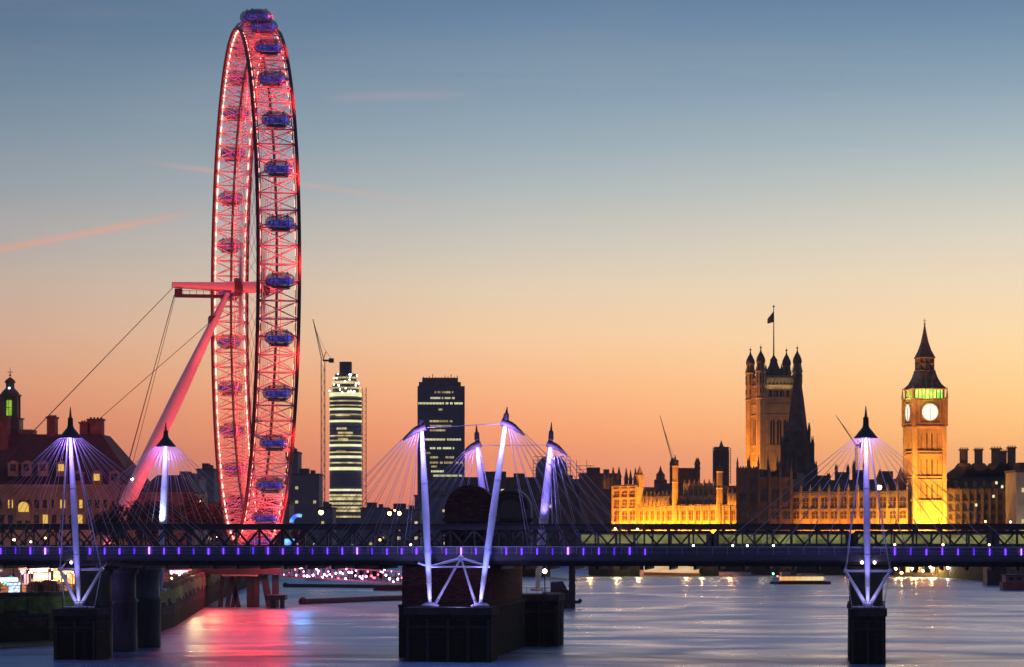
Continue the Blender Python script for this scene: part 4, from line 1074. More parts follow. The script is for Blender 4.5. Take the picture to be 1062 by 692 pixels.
# lamps lighting the wing from the terrace
def flood(root, s0, s1, yoff, z, e, colr, aimz, h=1.0):
    return light('AREA', 'terrace_floodlight', ((s0 + s1) / 2, yoff, z), e * 4, colr, ((s0 + s1) / 2, 0, aimz), ((s1 - s0) * .98, h), 150, parent=root)
FLC = (1, .33, .018)
flood(pal, ps(640), ps(764), -8, 7.9, 42000, FLC, 15)
flood(pal, ps(664), ps(692), .9, za(526.2), 700, (1, .36, .04), za(514), .3)
flood(pal, ps(705), ps(741), 1.6, pz(516, 722) + .2, 900, (1, .36, .04), pz(500, 722), .3)
flood(pal, ps(752), ps(765), .9, pz(525.6, 755), 350, (1, .36, .04), pz(512, 755), .3)
light('SPOT', 'turret_floodlight', (ps(695), -14, 9), 80000, (1, .34, .03), (ps(701.5), 0, pz(495, 701)), .4, 28, .7, pal)
light('SPOT', 'turret_floodlight', (ps(742), -14, 9), 50000, (1, .34, .03), (ps(747.5), 0, pz(500, 747)), .4, 28, .7, pal)
light('SPOT', 'turret_floodlight', (ps(648), -22, 9), 70000, (1, .30, .03), (ps(651), 0, pz(505, 650)), .4, 46, .7, pal)

# unlit square towers and spirelets standing behind the wing
def gtower(px0, px1, ybody, ytop, Y, label, npin=4, mt=M_stoned, name='gothic_tower', rot=0, z0=6):
    w = PX(px1, Y) - PX(px0, Y); cx = (PX(px0, Y) + PX(px1, Y)) / 2
    r = empty(name, (cx, Y + w / 2, 0), rot, label, 'tower')
    zb = PZ(ybody, Y); zt = PZ(ytop, Y)
    MB().cbox(0, 0, w, w, z0, zb).build('body', mt, r)
    cr = MB(); x = -w / 2
    while x < w / 2: cr.cbox(x + .4, -w / 2, .7, .5, zb, zb + 1.1); cr.cbox(x + .4, w / 2, .7, .5, zb, zb + 1.1); x += 1.4
    cr.build('battlement', mt, r)
    for a in (-1, 1):
        for b in (-1, 1):
            pw = w * .15
            MB().cbox(a * w / 2, b * w / 2, pw, pw, z0, zb + .5).cbox(a * w / 2, b * w / 2, pw * 1.2, pw * 1.2, zb + .5, zb + 1.0).frus(a * w / 2, b * w / 2, pw, pw, zb + 1.0, pw * .9, pw * .9, zb + (zt - zb) * .45).frus(a * w / 2, b * w / 2, pw * 1.3, pw * 1.3, zb + (zt - zb) * .45, .1, .1, zt).build('corner_turret', mt, r)
    for z in (.55, .8):
        MB().box(-w * .3, -w * .05, -w / 2 - .1, -w / 2 - .02, zb * z - 2.5, zb * z + 2.5).build('window', M_glassd, r)
        MB().box(w * .05, w * .3, -w / 2 - .1, -w / 2 - .02, zb * z - 2.5, zb * z + 2.5).build('window', M_glassd, r)
    return r
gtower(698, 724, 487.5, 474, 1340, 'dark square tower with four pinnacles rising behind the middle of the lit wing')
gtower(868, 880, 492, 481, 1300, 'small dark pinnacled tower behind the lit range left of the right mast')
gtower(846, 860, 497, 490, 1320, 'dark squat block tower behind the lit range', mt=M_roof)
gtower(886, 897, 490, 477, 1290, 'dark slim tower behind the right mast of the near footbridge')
Yv = 1330
vt2 = empty('ventilation_spire', (PX(685, Yv), Yv, 0), 0, 'small dark pointed spire rising behind the low part of the lit wing', 'spire')
MB().lathe(0, 0, [(3.2, 20), (3.2, PZ(498, Yv)), (2.2, PZ(497, Yv)), (2.1, PZ(493, Yv)), (2.4, PZ(492.6, Yv))], 8, False).build('drum', M_stoned, vt2)
MB().lathe(0, 0, [(2.3, PZ(492.6, Yv)), (.9, PZ(489, Yv)), (.05, PZ(483, Yv))], 8, False).build('spirelet', M_stoned, vt2)
Ysc = 1380
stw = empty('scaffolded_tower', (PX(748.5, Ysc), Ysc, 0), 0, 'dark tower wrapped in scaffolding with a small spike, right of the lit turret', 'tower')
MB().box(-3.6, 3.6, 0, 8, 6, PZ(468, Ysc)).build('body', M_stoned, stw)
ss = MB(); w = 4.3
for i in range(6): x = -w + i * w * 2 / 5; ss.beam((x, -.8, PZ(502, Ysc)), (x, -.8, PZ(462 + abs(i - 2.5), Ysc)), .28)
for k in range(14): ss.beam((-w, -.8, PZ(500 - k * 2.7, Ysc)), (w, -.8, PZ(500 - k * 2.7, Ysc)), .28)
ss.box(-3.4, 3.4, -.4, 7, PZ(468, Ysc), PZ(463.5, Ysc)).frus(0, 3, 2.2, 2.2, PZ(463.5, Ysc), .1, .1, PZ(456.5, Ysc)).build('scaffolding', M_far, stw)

# ---- dark unlit pavilion in front of the great tower
pv = empty('dark_pavilion', (PX(765, 1186), 1186, 0), R(-18), 'large unlit gothic pavilion with many dark pinnacles below the great square tower', 'pavilion')
sv = 1 / F * 1196
wv = (820 - 765) * sv
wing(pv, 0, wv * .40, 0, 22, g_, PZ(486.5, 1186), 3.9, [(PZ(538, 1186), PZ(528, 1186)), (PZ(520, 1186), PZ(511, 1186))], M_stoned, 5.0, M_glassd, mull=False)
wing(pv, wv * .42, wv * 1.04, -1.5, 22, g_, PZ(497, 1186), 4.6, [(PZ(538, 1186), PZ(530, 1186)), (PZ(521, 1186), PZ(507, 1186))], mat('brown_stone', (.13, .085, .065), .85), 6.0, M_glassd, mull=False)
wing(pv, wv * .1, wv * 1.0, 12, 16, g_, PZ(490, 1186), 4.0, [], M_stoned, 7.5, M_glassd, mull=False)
light('AREA', 'terrace_floodlight', (wv * .75, -14, 7), 500, (1, .35, .15), (wv * .75, 0, 16), (12, 1), 120, parent=pv)
# ---- great square tower
YT = 1320
vt = empty('great_square_tower', (PX(804.5, YT), YT + 10, 0), R(11.0), 'great square gothic tower with four corner turrets and a flagpole, lit gold on its left', 'tower')
VW = 17.6
def zv(py): return PZ(py, YT)
bdy = MB().cbox(0, 0, VW, VW, 6, zv(400)).build('body', M_stone, vt)
co_ = MB()
for py in (413, 420, 431, 463, 470): MB().cbox(0, 0, VW + .7, VW + .7, zv(py), zv(py) + .6).build('string_course', M_stone, bdy)
# tall panel ribs and windows on two visible faces
rb2 = MB()
for k in range(9):
    u = -VW / 2 + 2.2 + k * (VW - 4.4) / 8
    for lo, hi in ((478, 464), (462, 432), (419, 401)):
        rb2.box(u - .16, u + .16, -VW / 2 - .3, -VW / 2 - .004, zv(lo), zv(hi)); rb2.box(-VW / 2 - .3, -VW / 2 - .004, u - .16, u + .16, zv(lo), zv(hi))
rb2.build('panel_ribs', M_stone, bdy)
for u in (-3.2, 0.0, 3.2):
    for face in (0, 1):
        lo, hi = zv(461), zv(434)
        prof = [(u - 1.1, lo), (u - 1.1, hi - 1.6), (u, hi), (u + 1.1, hi - 1.6), (u + 1.1, lo)]
        m = MB().slab(prof, -VW / 2 - .12, -VW / 2 - .006)
        if face: m.v = [(y, x, z) for x, y, z in m.v]
        m.build('window', M_glassd, bdy)
        for py in (414.5,):
            prof = [(u - .8, zv(412)), (u - .8, zv(406)), (u, zv(403.5)), (u + .8, zv(406)), (u + .8, zv(412))]
for u in (-4.2, -1.4, 1.4, 4.2):
    MB().slab([(u - 1.0, zv(412)), (u - 1.0, zv(406)), (u, zv(404)), (u + 1.0, zv(406)), (u + 1.0, zv(412))], -VW / 2 - .12, -VW / 2 - .006).build('window', M_glassd, bdy)
pr_ = MB().cbox(0, 0, VW + .8, VW + .8, zv(400), zv(399)).build('parapet', M_stone, bdy)
lt = MB()
for k in range(9):
    u = -VW / 2 + 1.5 + k * (VW - 3) / 8
    lt.box(u - .2, u + .2, -VW / 2 - .1, -VW / 2 + .2, zv(399), zv(393)); lt.box(-VW / 2 - .1, -VW / 2 + .2, u - .2, u + .2, zv(399), zv(393))
lt.box(-VW / 2, VW / 2, -VW / 2 - .15, -VW / 2 + .25, zv(393), zv(392.2)).box(-VW / 2 - .15, -VW / 2 + .25, -VW / 2, VW / 2, zv(393), zv(392.2))
lt.build('pierced_parapet', M_stone, bdy)
MB().cbox(0, 0, VW - 1.2, VW - 1.2, zv(399), zv(389)).build('roof_storey', M_stone, vt)
for (a, b) in ((-1, -1), (1, -1), (-1, 1), (1, 1)):
    c = MB(); X, Y_ = a * VW / 2, b * VW / 2; r = 2.25
    c.lathe(X, Y_, [(r, 6), (r, zv(414)), (r * 1.12, zv(413.5)), (r * 1.12, zv(412.5)), (r, zv(412)), (r * .98, zv(386)), (r * 1.15, zv(385.5)), (r * 1.15, zv(384.5)), (r * .8, zv(384))], 8, False)
    t = c.build('corner_turret', M_stone, vt)
    c = MB()
    for k in range(8):
        q = PI / 4 * (k + .5); c.tube((X + 1.6 * math.cos(q), Y_ + 1.6 * math.sin(q), zv(384.5)), (X + 1.6 * math.cos(q), Y_ + 1.6 * math.sin(q), zv(376)), .28, n=5)
        c.frus(X + 2.1 * math.cos(q), Y_ + 2.1 * math.sin(q), .5, .5, zv(385), .05, .05, zv(379))
    c.lathe(X, Y_, [(1.1, zv(384)), (1.1, zv(376))], 8, False)
    c.build('turret_lantern', M_stone, t)
    MB().lathe(X, Y_, [(2.0, zv(376.5)), (2.15, zv(374.5)), (1.9, zv(371.5)), (1.2, zv(368)), (.55, zv(365.5)), (.25, zv(363)), (.2, zv(361.5)), (.5, zv(361)), (.45, zv(360)), (.08, zv(359.5)), (.06, zv(357))], 12).build('turret_crown', M_stoned, t)
    bo = MB()
    for z in (395, 390, 405): 
        for k in range(8): q = PI / 4 * (k + .5); bo.cbox(X + 2.12 * math.cos(q), Y_ + 2.12 * math.sin(q), .4, .4, zv(z) - 1.2, zv(z) + 1.0)
    bo.build('turret_window', M_glassd, t)
ir = MB().lathe(0, 0, [(4.2, zv(389)), (3.6, zv(384)), (2.2, zv(378)), (1.6, zv(373)), (1.9, zv(372.5)), (.9, zv(369.5)), (.3, zv(367))], 8, False)
for a in (-5, -2.6, 2.6, 5):
    ir.frus(a, -4, 1.0, 1.0, zv(389), .8, .8, zv(383)).frus(a, -4, 1.1, 1.1, zv(383), .05, .05, zv(374 + abs(a) * .8))
    ir.frus(a, 4, 1.0, 1.0, zv(389), .8, .8, zv(383)).frus(a, 4, 1.1, 1.1, zv(383), .05, .05, zv(376))
ir.build('iron_crown', M_stoned, vt)
fpole = MB().chain([(0, 0, zv(370)), (0, 0, zv(316.5))], [.36, .16], 8).ball((0, 0, zv(316.2)), .5, 6).build('flagpole', M_dark, vt)
fg = MB(); n = 8
vs = []; 
for i in range(n + 1):
    u = i / n
    for w_ in (0, 1): vs.append((-.2 - 2.9 * u, -.5 * math.sin(u * 5) - .6 * u, zv(321) - w_ * (5.2 - 3.0 * u) - u * 3.8))
fg.add(vs, [(2 * i, 2 * i + 1, 2 * i + 3, 2 * i + 2) for i in range(n)])
flag = fg.build('flag', mat('flag_cloth', (.10, .07, .12), .8, 0, .5, .6), vt, fix=False)
md = flag.modifiers.new('thickness', 'SOLIDIFY'); md.thickness = .05
light('SPOT', 'tower_floodlight', (-38, -7, 20), 400000, (1, .31, .03), (-9, 0, 52), .5, 62, .6, vt)
light('SPOT', 'tower_floodlight', (-4, -36, 30), 32000, (1, .40, .09), (0, -8, 56), .5, 62, .7, vt)
light('AREA', 'parapet_light', (0, -VW / 2 - 2.2, zv(404)), 160, (1, .78, .45), (0, -VW / 2 + 1, zv(393)), (12, .5), 120, parent=vt)
# ---- central octagonal spire
Yc = 1255
cs_ = empty('central_spire', (PX(827, Yc), Yc, 0), 0, 'dark octagonal gothic spire overlapping the right side of the great square tower', 'spire')
def zc(py): return PZ(py, Yc)
MB().lathe(0, 0, [(8.2, 6), (8.2, zc(505)), (7.6, zc(504)), (7.4, zc(487)), (6.6, zc(486)), (6.4, zc(463)), (6.8, zc(462.5)), (6.8, zc(460)), (5.2, zc(459)), (4.9, zc(447)), (4.2, zc(446))], 8, False).build('lantern', M_stoned, cs_)
MB().lathe(0, 0, [(4.6, zc(446)), (3.9, zc(432)), (3.0, zc(415)), (1.9, zc(398)), (1.0, zc(386)), (.35, zc(374)), (.06, zc(366))], 8, False).build('spire', M_stoned, cs_)
for ring_, (r, za_, zb_, zt_, w) in enumerate(((8.6, 505, 487, 478, 1.2), (7.2, 487, 462, 452, 1.0), (5.6, 462, 446, 438, .8))):
    for k in range(8):
        q = PI / 4 * (k + .5); pinn(MB(), r * math.cos(q), r * math.sin(q), w, zc(za_), zc(zb_), zc(zt_)).build('pinnacle', M_stoned, cs_)
# ---- right hand lit range
RA = Vector((PX(812, 1185), 1185, 0)); RB = Vector((PX(942, 1128), 1128, 0)); RD = (RB - RA).normalized()
pr2 = empty('parliament_range', RA, math.atan2(RD.y, RD.x), 'long low floodlit gothic range behind the right mast, left of the clock tower', 'palace')
LR = (RB - RA).length
zr = lambda py: PZ(py, 1155)
wing(pr2, 0, LR, 0, 15, g_, zr(512), 5.6, [(zr(538), zr(530)), (zr(526), zr(515.5))], M_stone, 4.2, bw=1.0)
hr = MB(); hip(hr, 2, LR - 1, 3, 17, zr(511.5), zr(497)); hr.build('roof', M_roof, pr2); MB().box(6, 14, 8, 14, zr(505), zr(492)).build('roof_block', M_roof, pr2); MB().box(LR * .66, LR * .72, 8, 12, zr(505), zr(489)).build('roof_block', M_roof, pr2)
for u, sh, tp in ((.74, 502, 487), (.90, 501, 486)):
    MB().lathe(LR * u, 3, [(2.4, zr(514)), (2.4, zr(sh)), (2.8, zr(sh - .6)), (1.5, zr(sh - 6)), (.1, zr(tp))], 8, False).build('turret', M_stoned, pr2)
flood(pr2, 1, LR - 1, -6.5, 7.6, 9500, FLC, 12)

# ------------------------------------------------------------------ the clock tower
YB = 1123; bw_ = 12.0
bb = empty('clock_tower', (PX(962, YB), YB + 8, 0), R(9.5), 'tall golden clock tower with white glowing dials and green lit belfry under a dark spire', 'clock tower')
def zb(py): return PZ(py, YB)
hw = bw_ / 2
sh_ = MB().cbox(0, 0, bw_, bw_, 6, zb(443)).build('shaft', M_stone, bb)
rbs = MB()
for k in range(10):
    u = -hw + 1.5 + k * (bw_ - 3) / 9
    for lo, hi in ((541, 499), (495, 472), (468, 446)):
        rbs.box(u - .13, u + .13, -hw - .28, -hw - .004, zb(lo), zb(hi)); rbs.box(-hw - .28, -hw - .004, u - .13, u + .13, zb(lo), zb(hi))
for a in (-1, 1):
    for b in (-1, 1): rbs.cbox(a * hw, b * hw, 1.7, 1.7, 6, zb(443))
rbs.build('panel_ribs', M_stone, sh_)
cc = MB()
for py in (443.5, 469, 472, 495.5, 498.5, 520): MB().cbox(0, 0, bw_ + 1.5, bw_ + 1.5, zb(py), zb(py) + .55).build('string_course', M_stone, sh_)
for lo, hi in ((467, 449), (493, 476), (518, 502)):
    for k in range(4):
        u = -hw + 2.6 + k * (bw_ - 5.2) / 3
        for face in (0, 1):
            m = MB().slab([(u - .32, zb(lo)), (u - .32, zb(hi) - .6), (u, zb(hi)), (u + .32, zb(hi) - .6), (u + .32, zb(lo))], -hw - .1, -hw - .006)
            if face: m.v = [(y, x, z) for x, y, z in m.v]
            m.build('window', M_win, sh_)
M_stoneb = mat('carved_brown_stone', (.3, .17, .09), .8, 0, .3, .5)
ck = MB().cbox(0, 0, bw_ + 1.4, bw_ + 1.4, zb(442), zb(413.5)).build('clock_stage', M_stoneb, bb)
ct = MB().cbox(0, 0, bw_ + 2.0, bw_ + 2.0, zb(443.5) + .6, zb(442) + .2).cbox(0, 0, bw_ + 2.2, bw_ + 2.2, zb(414), zb(412.5))
for a in (-1, 1):
    for b in (-1, 1): ct.cbox(a * (hw + .6), b * (hw + .6), 1.3, 1.3, zb(442), zb(412))
ct.build('cornice', M_stoneb, ck)
M_dial = emit('glowing_dial', (1, .95, .8), 1.12)
f_ = hw + .7; zd = zb(427.3); rd = 3.3
for face in (0, 1):
    def fx(m):
        if face: m.v = [(y, x, z) for x, y, z in m.v]
        return m
    circ = lambda r: [(r * math.cos(2 * PI * k / 40), zd + r * math.sin(2 * PI * k / 40)) for k in range(40)]
    sq = MB()
    for k in range(40):
        a, b = 2 * PI * k / 40, 2 * PI * (k + 1) / 40
        sq.beam(((rd + .25) * math.cos(a), -f_ - .25, zd + (rd + .25) * math.sin(a)), ((rd + .25) * math.cos(b), -f_ - .25, zd + (rd + .25) * math.sin(b)), .35, .4)
    for a, b in ((-4.6, -4.2), (4.2, 4.6)): sq.box(a, b, -f_ - .35, -f_ - .01, zd - 4.6, zd + 4.6)
    sq.box(-4.2, 4.2, -f_ - .35, -f_ - .01, zd - 4.6, zd - 4.2).box(-4.2, 4.2, -f_ - .35, -f_ - .01, zd + 4.2, zd + 4.6)
    dl = fx(MB().slab(circ(rd), -f_ - .2, -f_ - .02)).build('dial', M_dial, ck)
    fx(sq).build('dial_frame', M_gold, dl)
    hd = MB().beam((0, -f_ - .26, zd), (.45, -f_ - .26, zd + 2.0), .3, .06).beam((0, -f_ - .3, zd), (.25, -f_ - .3, zd - 2.9), .2, .06)
    for k in range(12): a = 2 * PI * k / 12; hd.beam((2.75 * math.cos(a), -f_ - .22, zd + 2.75 * math.sin(a)), (3.15 * math.cos(a), -f_ - .22, zd + 3.15 * math.sin(a)), .12, .04)
    fx(hd).build('hands', mat('dial_ironwork', (.06, .06, .07), .5), dl)
# belfry
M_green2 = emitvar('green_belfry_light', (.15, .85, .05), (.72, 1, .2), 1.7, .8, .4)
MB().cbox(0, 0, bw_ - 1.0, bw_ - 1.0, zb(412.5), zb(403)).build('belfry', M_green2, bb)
bc = MB()
for k in range(9):
    u = -hw + k * bw_ / 8
    for p, q in ((u, -hw), (u, hw), (-hw, u), (hw, u)): bc.cbox(p, q, .45, .45, zb(412.5), zb(403.5))
bc.cbox(0, 0, bw_ + 1.0, bw_ + 1.0, zb(403.8), zb(402.8)).build('belfry_columns', M_stone, bb)
light('POINT', 'belfry_light', (-1, -hw - 3, zb(410)), 700, (.5, 1, .1), size=.4, parent=bb)
light('POINT', 'belfry_light', (-hw - 3, -1, zb(410)), 1200, (.7, 1, .15), size=.4, parent=bb)
M_roofb = mat('cast_iron_tiles', (.13, .085, .055), .6, 0, .35, .8)
light('SPOT', 'roof_floodlight', (-18, -22, zb(440)), 26000, (1, .5, .2), (0, 0, zb(385)), .4, 50, .7, bb)
def sqp(prof):
    m = MB(); vs = []
    for r, z in prof: vs += [(-r, -r, z), (r, -r, z), (r, r, z), (-r, r, z)]
    fs = [(j * 4 + i, j * 4 + (i + 1) % 4, j * 4 + 4 + (i + 1) % 4, j * 4 + 4 + i) for j in range(len(prof) - 1) for i in range(4)]
    fs += [(3, 2, 1, 0), tuple(len(vs) - 4 + i for i in range(4))]
    return m.add(vs, fs)
sqp([(7.0, zb(402.8)), (6.8, zb(402.2)), (5.2, zb(397.5)), (4.1, zb(391)), (3.4, zb(384.5)), (3.3, zb(383.5))]).build('lower_roof', M_roofb, bb)
ln = MB().cbox(0, 0, 4.4, 4.4, zb(383.5), zb(370))
for k in range(4):
    u = -2.8 + k * 5.6 / 3
    for p, q in ((u, -2.8), (u, 2.8), (-2.8, u), (2.8, u)): ln.cbox(p, q, .5, .5, zb(383.5), zb(370))
ln.cbox(0, 0, 6.8, 6.8, zb(384), zb(383)).cbox(0, 0, 6.8, 6.8, zb(370.8), zb(369.6)).cbox(0, 0, 6.1, 6.1, zb(378), zb(376))
ln.build('lantern', M_stoneb, bb)
sqp([(3.3, zb(369.6)), (2.2, zb(363)), (1.3, zb(354.5)), (.65, zb(345)), (.3, zb(338)), (.14, zb(334))]).build('spire', M_roofb, bb)
MB().chain([(0, 0, zb(335)), (0, 0, zb(328))], [.16, .06], 6).ball((0, 0, zb(334.5)), .45, 6).box(-.7, .7, -.08, .08, zb(331.5), zb(331)).build('finial', M_gold, bb)
dm = MB()
for u in (-3.6, -1.2, 1.2, 3.6): dm.frus(u, -6.0, .9, 1.2, zb(400), .1, .1, zb(395))
dm.frus(0, -4.9, 1.3, 1.2, zb(391.5), .1, .1, zb(386)).frus(0, -3.7, 2.2, .8, zb(382), .1, .1, zb(374)).build('dormers', M_gold if False else M_roof, bb)
for a in (-1, 1):
    for b in (-1, 1): MB().frus(a * 7, b * 7, .8, .8, zb(412.5), .08, .08, zb(400)).build('corner_pinnacle', M_stoneb, bb)
light('SPOT', 'tower_floodlight', (-26, -14, 8), 420000, (1, .42, .04), (-6, 0, 28), .5, 65, .6, bb)
light('SPOT', 'tower_floodlight', (2, -26, 8), 240000, (1, .40, .035), (0, -6, 24), .5, 60, .7, bb)
light('AREA', 'base_floodlight', (0, -13, 7), 26000, (1, .46, .04), (0, -6, 20), (12, 1), 150, parent=bb)
light('AREA', 'base_floodlight', (-13, 0, 7), 26000, (1, .46, .04), (-6, 0, 20), (1, 12), 150, parent=bb)
light('SPOT', 'tower_floodlight', (-30, -20, 12), 300000, (1, .36, .04), (-6, 0, 58), .5, 40, .6, bb)
light('SPOT', 'tower_floodlight', (6, -34, 9), 230000, (1, .30, .04), (0, -6, 56), .5, 36, .6, bb)

# ------------------------------------------------------------------ dark building with tall chimneys, far right
Yn = 1128
ns = empty('chimneyed_building', (PX(982, Yn), Yn, 0), R(0), 'dark long building with steep slate roof and tall chimney stacks right of the clock tower', 'building')
sn = Yn / F
def zn(py): return PZ(py, Yn)
wn = (1056 - 982) * sn
nb = wing(ns, 0, wn, 0, 28, 6, zn(509), 2.9, [(zn(539), zn(533)), (zn(529), zn(522)), (zn(519), zn(512))], mat('banded_brick', (.11, .07, .055), .8, 0, .3, .3, stretch=(.2, .2, 2)), None, M_glassd, bw=.7, mull=False)
rr2 = MB()
vs = [(0, 0, zn(508.5)), (wn, 0, zn(508.5)), (wn, 28, zn(508.5)), (0, 28, zn(508.5)), (8.5, 11, zn(489.5)), (wn + 4, 11, zn(489.5)), (wn + 4, 17, zn(489.5)), (8.5, 17, zn(489.5)), (2.2, 4, zn(499)), (wn, 4, zn(499)), (wn, 24, zn(499)), (2.2, 24, zn(499))]
rr2.add(vs, [(0, 1, 9, 8), (8, 9, 5, 4), (4, 5, 6, 7), (0, 8, 11, 3), (8, 4, 7, 11), (3, 11, 10, 2), (11, 7, 6, 10), (1, 2, 10, 9), (9, 10, 6, 5)])
rr2.build('roof', M_roof, ns)
for px, w, top_, sh in ((1003.5, 4.6, 464.5, 478), (1019, 4.6, 464.5, 478), (1037.3, 5.4, 463.5, 477), (1044.5, 4.2, 466.5, 478), (1053.5, 4.6, 462.5, 477)):
    x = (px - 982) * sn; m = MB(); h2 = w / 2
    m.slab([(x - h2 * 3.6, zn(497)), (x - h2 * 2.6, zn(489.5)), (x - h2 * 1.5, zn(485)), (x - h2 * .9, zn(480)), (x + h2 * .9, zn(480)), (x + h2 * 1.5, zn(485)), (x + h2 * 2.6, zn(489.5)), (x + h2 * 3.6, zn(497))], 7, 12)
    m.box(x - h2 * .6, x + h2 * .6, 8, 11.5, zn(481), zn(top_ + 2)); m.box(x - h2 * .8, x + h2 * .8, 7.7, 11.8, zn(top_ + 2), zn(top_ + .8))
    c = m.build('chimney', M_stoned, ns)
    pm = MB()
    for k in range(4): pm.tube((x - h2 * .6 + k * h2 * .4, 9.5, zn(top_ + .8)), (x - h2 * .6 + k * h2 * .4, 9.5, zn(top_ - 1)), .26, .2, 6)
    pm.build('chimney_pots', M_brick, c)
dd = MB()
for k in range(7):
    x = 4 + k * 3.7; dd.frus(x, 2.6, 1.5, 2.6, zn(506), 1.4, 1.2, zn(500.5)).frus(x, 2.4, 1.8, 1.6, zn(500.5), .1, .6, zn(498))
dd.build('dormers', M_stoned, ns)
for px, py in ((1033, 501), (1039, 505), (1047, 504), (1030, 515), (1012, 524)): 
    x = (px - 982) * sn; MB().box(x - .45, x + .45, -.95, -.81, zn(py) - .5, zn(py) + .6).build('lit_window', M_litw, ns)
nb2 = block(1054, 1085, 490, 1100, 'pale stone building with lit windows at the far right edge', m=M_cream, d=24, lit=14, storey=4)
light('SPOT', 'street_glow', (PX(1060, 1085), 1084, 9), 8000, (1, .75, .5), (PX(1062, 1100), 1100, 28), .4, 70, .7)
light('SPOT', 'street_glow', (PX(1015, 1100), 1100, 8), 1500, (1, .45, .2), (PX(1015, Yn), Yn, 16), .4, 90, .7)

# ------------------------------------------------------------------ old county hall, left
Yh = 740; sh2 = Yh / F
ch = empty('county_hall', (PX(-60, Yh), Yh, 0), 0, 'old stone hall with steep dark roof and green lit cupola at the left edge', 'building')
def xh(px): return (px + 60) * sh2
def xd(px, d): return PX(px, Yh + d) - PX(-60, Yh)
def zh(py): return PZ(py, Yh)
M_chim = mat('chimney_brick', (.16, .09, .085), .9, 0, .3, .8)
M_cream2 = mat('county_stone', (.24, .2, .155), .85, 0, .3, .2)
MB().box(0, xh(142), 0, 40, 6, zh(505)).build('wall', M_cream2, ch)
MB().box(xh(142), xh(200), 3, 36, 6, zh(512)).build('wall', M_cream2, ch)
c = MB().box(-.2, xh(142) + .6, -.9, -.01, zh(505) - .2, zh(502.5)).box(-.2, xh(142) + .4, -.4, -.012, zh(513.5), zh(512)).box(xh(142) + .61, xh(200), 2.4, 3, zh(512), zh(510.5)).box(-.2, xh(142) + .3, -.5, -.015, zh(531), zh(530))
x = 0
while x < xh(142): c.box(x, x + .6, -.35, -.014, zh(530), zh(514)); x += xh(142) / 26
c.build('cornice', M_cream2, ch)
def mansard(m, x0, x1, y0, y1, z0, zt, inx, iny):
    vs = [(x0, y0, z0), (x1, y0, z0), (x1, y1, z0), (x0, y1, z0), (x0 + inx, y0 + iny, zt), (x1 - inx, y0 + iny, zt), (x1 - inx, y1 - iny, zt), (x0 + inx, y1 - iny, zt)]
    return m.add(vs, [(0, 1, 5, 4), (1, 2, 6, 5), (2, 3, 7, 6), (3, 0, 4, 7), (4, 5, 6, 7), (0, 3, 2, 1)])
ro = MB(); mansard(ro, 0, xh(141), .5, 39, zh(502.4), zh(449), xh(142) - xd(106, 11), 11)
ro.build('roof', M_roof, ch)
ro = MB(); mansard(ro, xh(141), xh(200), 4, 35, zh(510.4), zh(492), 4, 8); ro.build('roof', M_roof, ch)
for px0, px1, top_, yb, mt in ((48.5, 57, 429, 11, M_brick), (-3, 7.5, 430, 8, M_brick), (82.5, 93, 434.5, 12, M_brick), (91, 105.5, 431, 12, M_brick)):
    o = MB().box(xd(px0, yb), xd(px1, yb), yb, yb + 5, zh(497), zh(top_ + 3)).build('chimney', M_chim, ch)
    m = MB().box(xd(px0, yb) - .3, xd(px1, yb) + .3, yb - .3, yb + 5.3, zh(top_ + 3), zh(top_ + 1.4))
    for k in range(4): a = xd(px0, yb) + (k + .5) * (xd(px1, yb) - xd(px0, yb)) / 4; m.tube((a, yb + 2.5, zh(top_ + 1.4)), (a, yb + 2.5, zh(top_ - .5)), .28, .24, 7)
    m.build('chimney_cap', M_stoned, o)
for k, (px, lit_) in enumerate(((-40, 0), (-14, 0), (13, 0), (27, 0), (44, 0), (63, 1), (81, 0), (100, 2), (118, 0))):
    py = 484 if k < 6 else 494; x = xh(px)
    o = MB().box(x - 1.3, x + 1.3, .5, 6, zh(py + 10), zh(py - 3)).slab([(x - 1.6, zh(py - 3)), (x, zh(py - 6.5)), (x + 1.6, zh(py - 3))], .2, 6).build('dormer', M_cream2, ch)
    MB().box(x - .75, x + .75, .4, .49, zh(py + 4.5), zh(py - 2.5)).build('window', M_glassd if not lit_ else emit('hall_window', (1, .6, .1), .85), o)
E_hall = MATS['hall_window']
for i in range(22):
    px = -52 + i * 9.0; x = xh(px)
    for j, (lo, hi) in enumerate(((527, 518.5), (543, 534))):
        near = {(8, 520): 1}
        lit_ = (j == 0 and i in (7, 13, 15)) or (j == 1 and i in (11, 15))
        if i * 9 - 52 > 138: continue
        MB().box(x - .62, x + .62, -.1, -.02, zh(lo), zh(hi)).build('window', E_hall if lit_ else M_glassd, ch)
# the round headed bay window
bx = xh(25)
prof = [(bx - 1.9, zh(540)), (bx - 1.9, zh(527))] + [(bx - 1.9 * math.cos(PI * k / 10), zh(527) + 1.9 * math.sin(PI * k / 10)) for k in range(1, 10)] + [(bx + 1.9, zh(527)), (bx + 1.9, zh(540))]
MB().slab(prof, -.9, -.11).build('arched_bay', M_cream2, ch)
MB().slab([(bx - 1.35, zh(531)), (bx - 1.35, zh(526))] + [(bx - 1.35 * math.cos(PI * k / 10), zh(526) + 1.35 * math.sin(PI * k / 10)) for k in range(1, 10)] + [(bx + 1.35, zh(526)), (bx + 1.35, zh(531))], -1.0, -.903).build('arched_window', E_hall, ch)
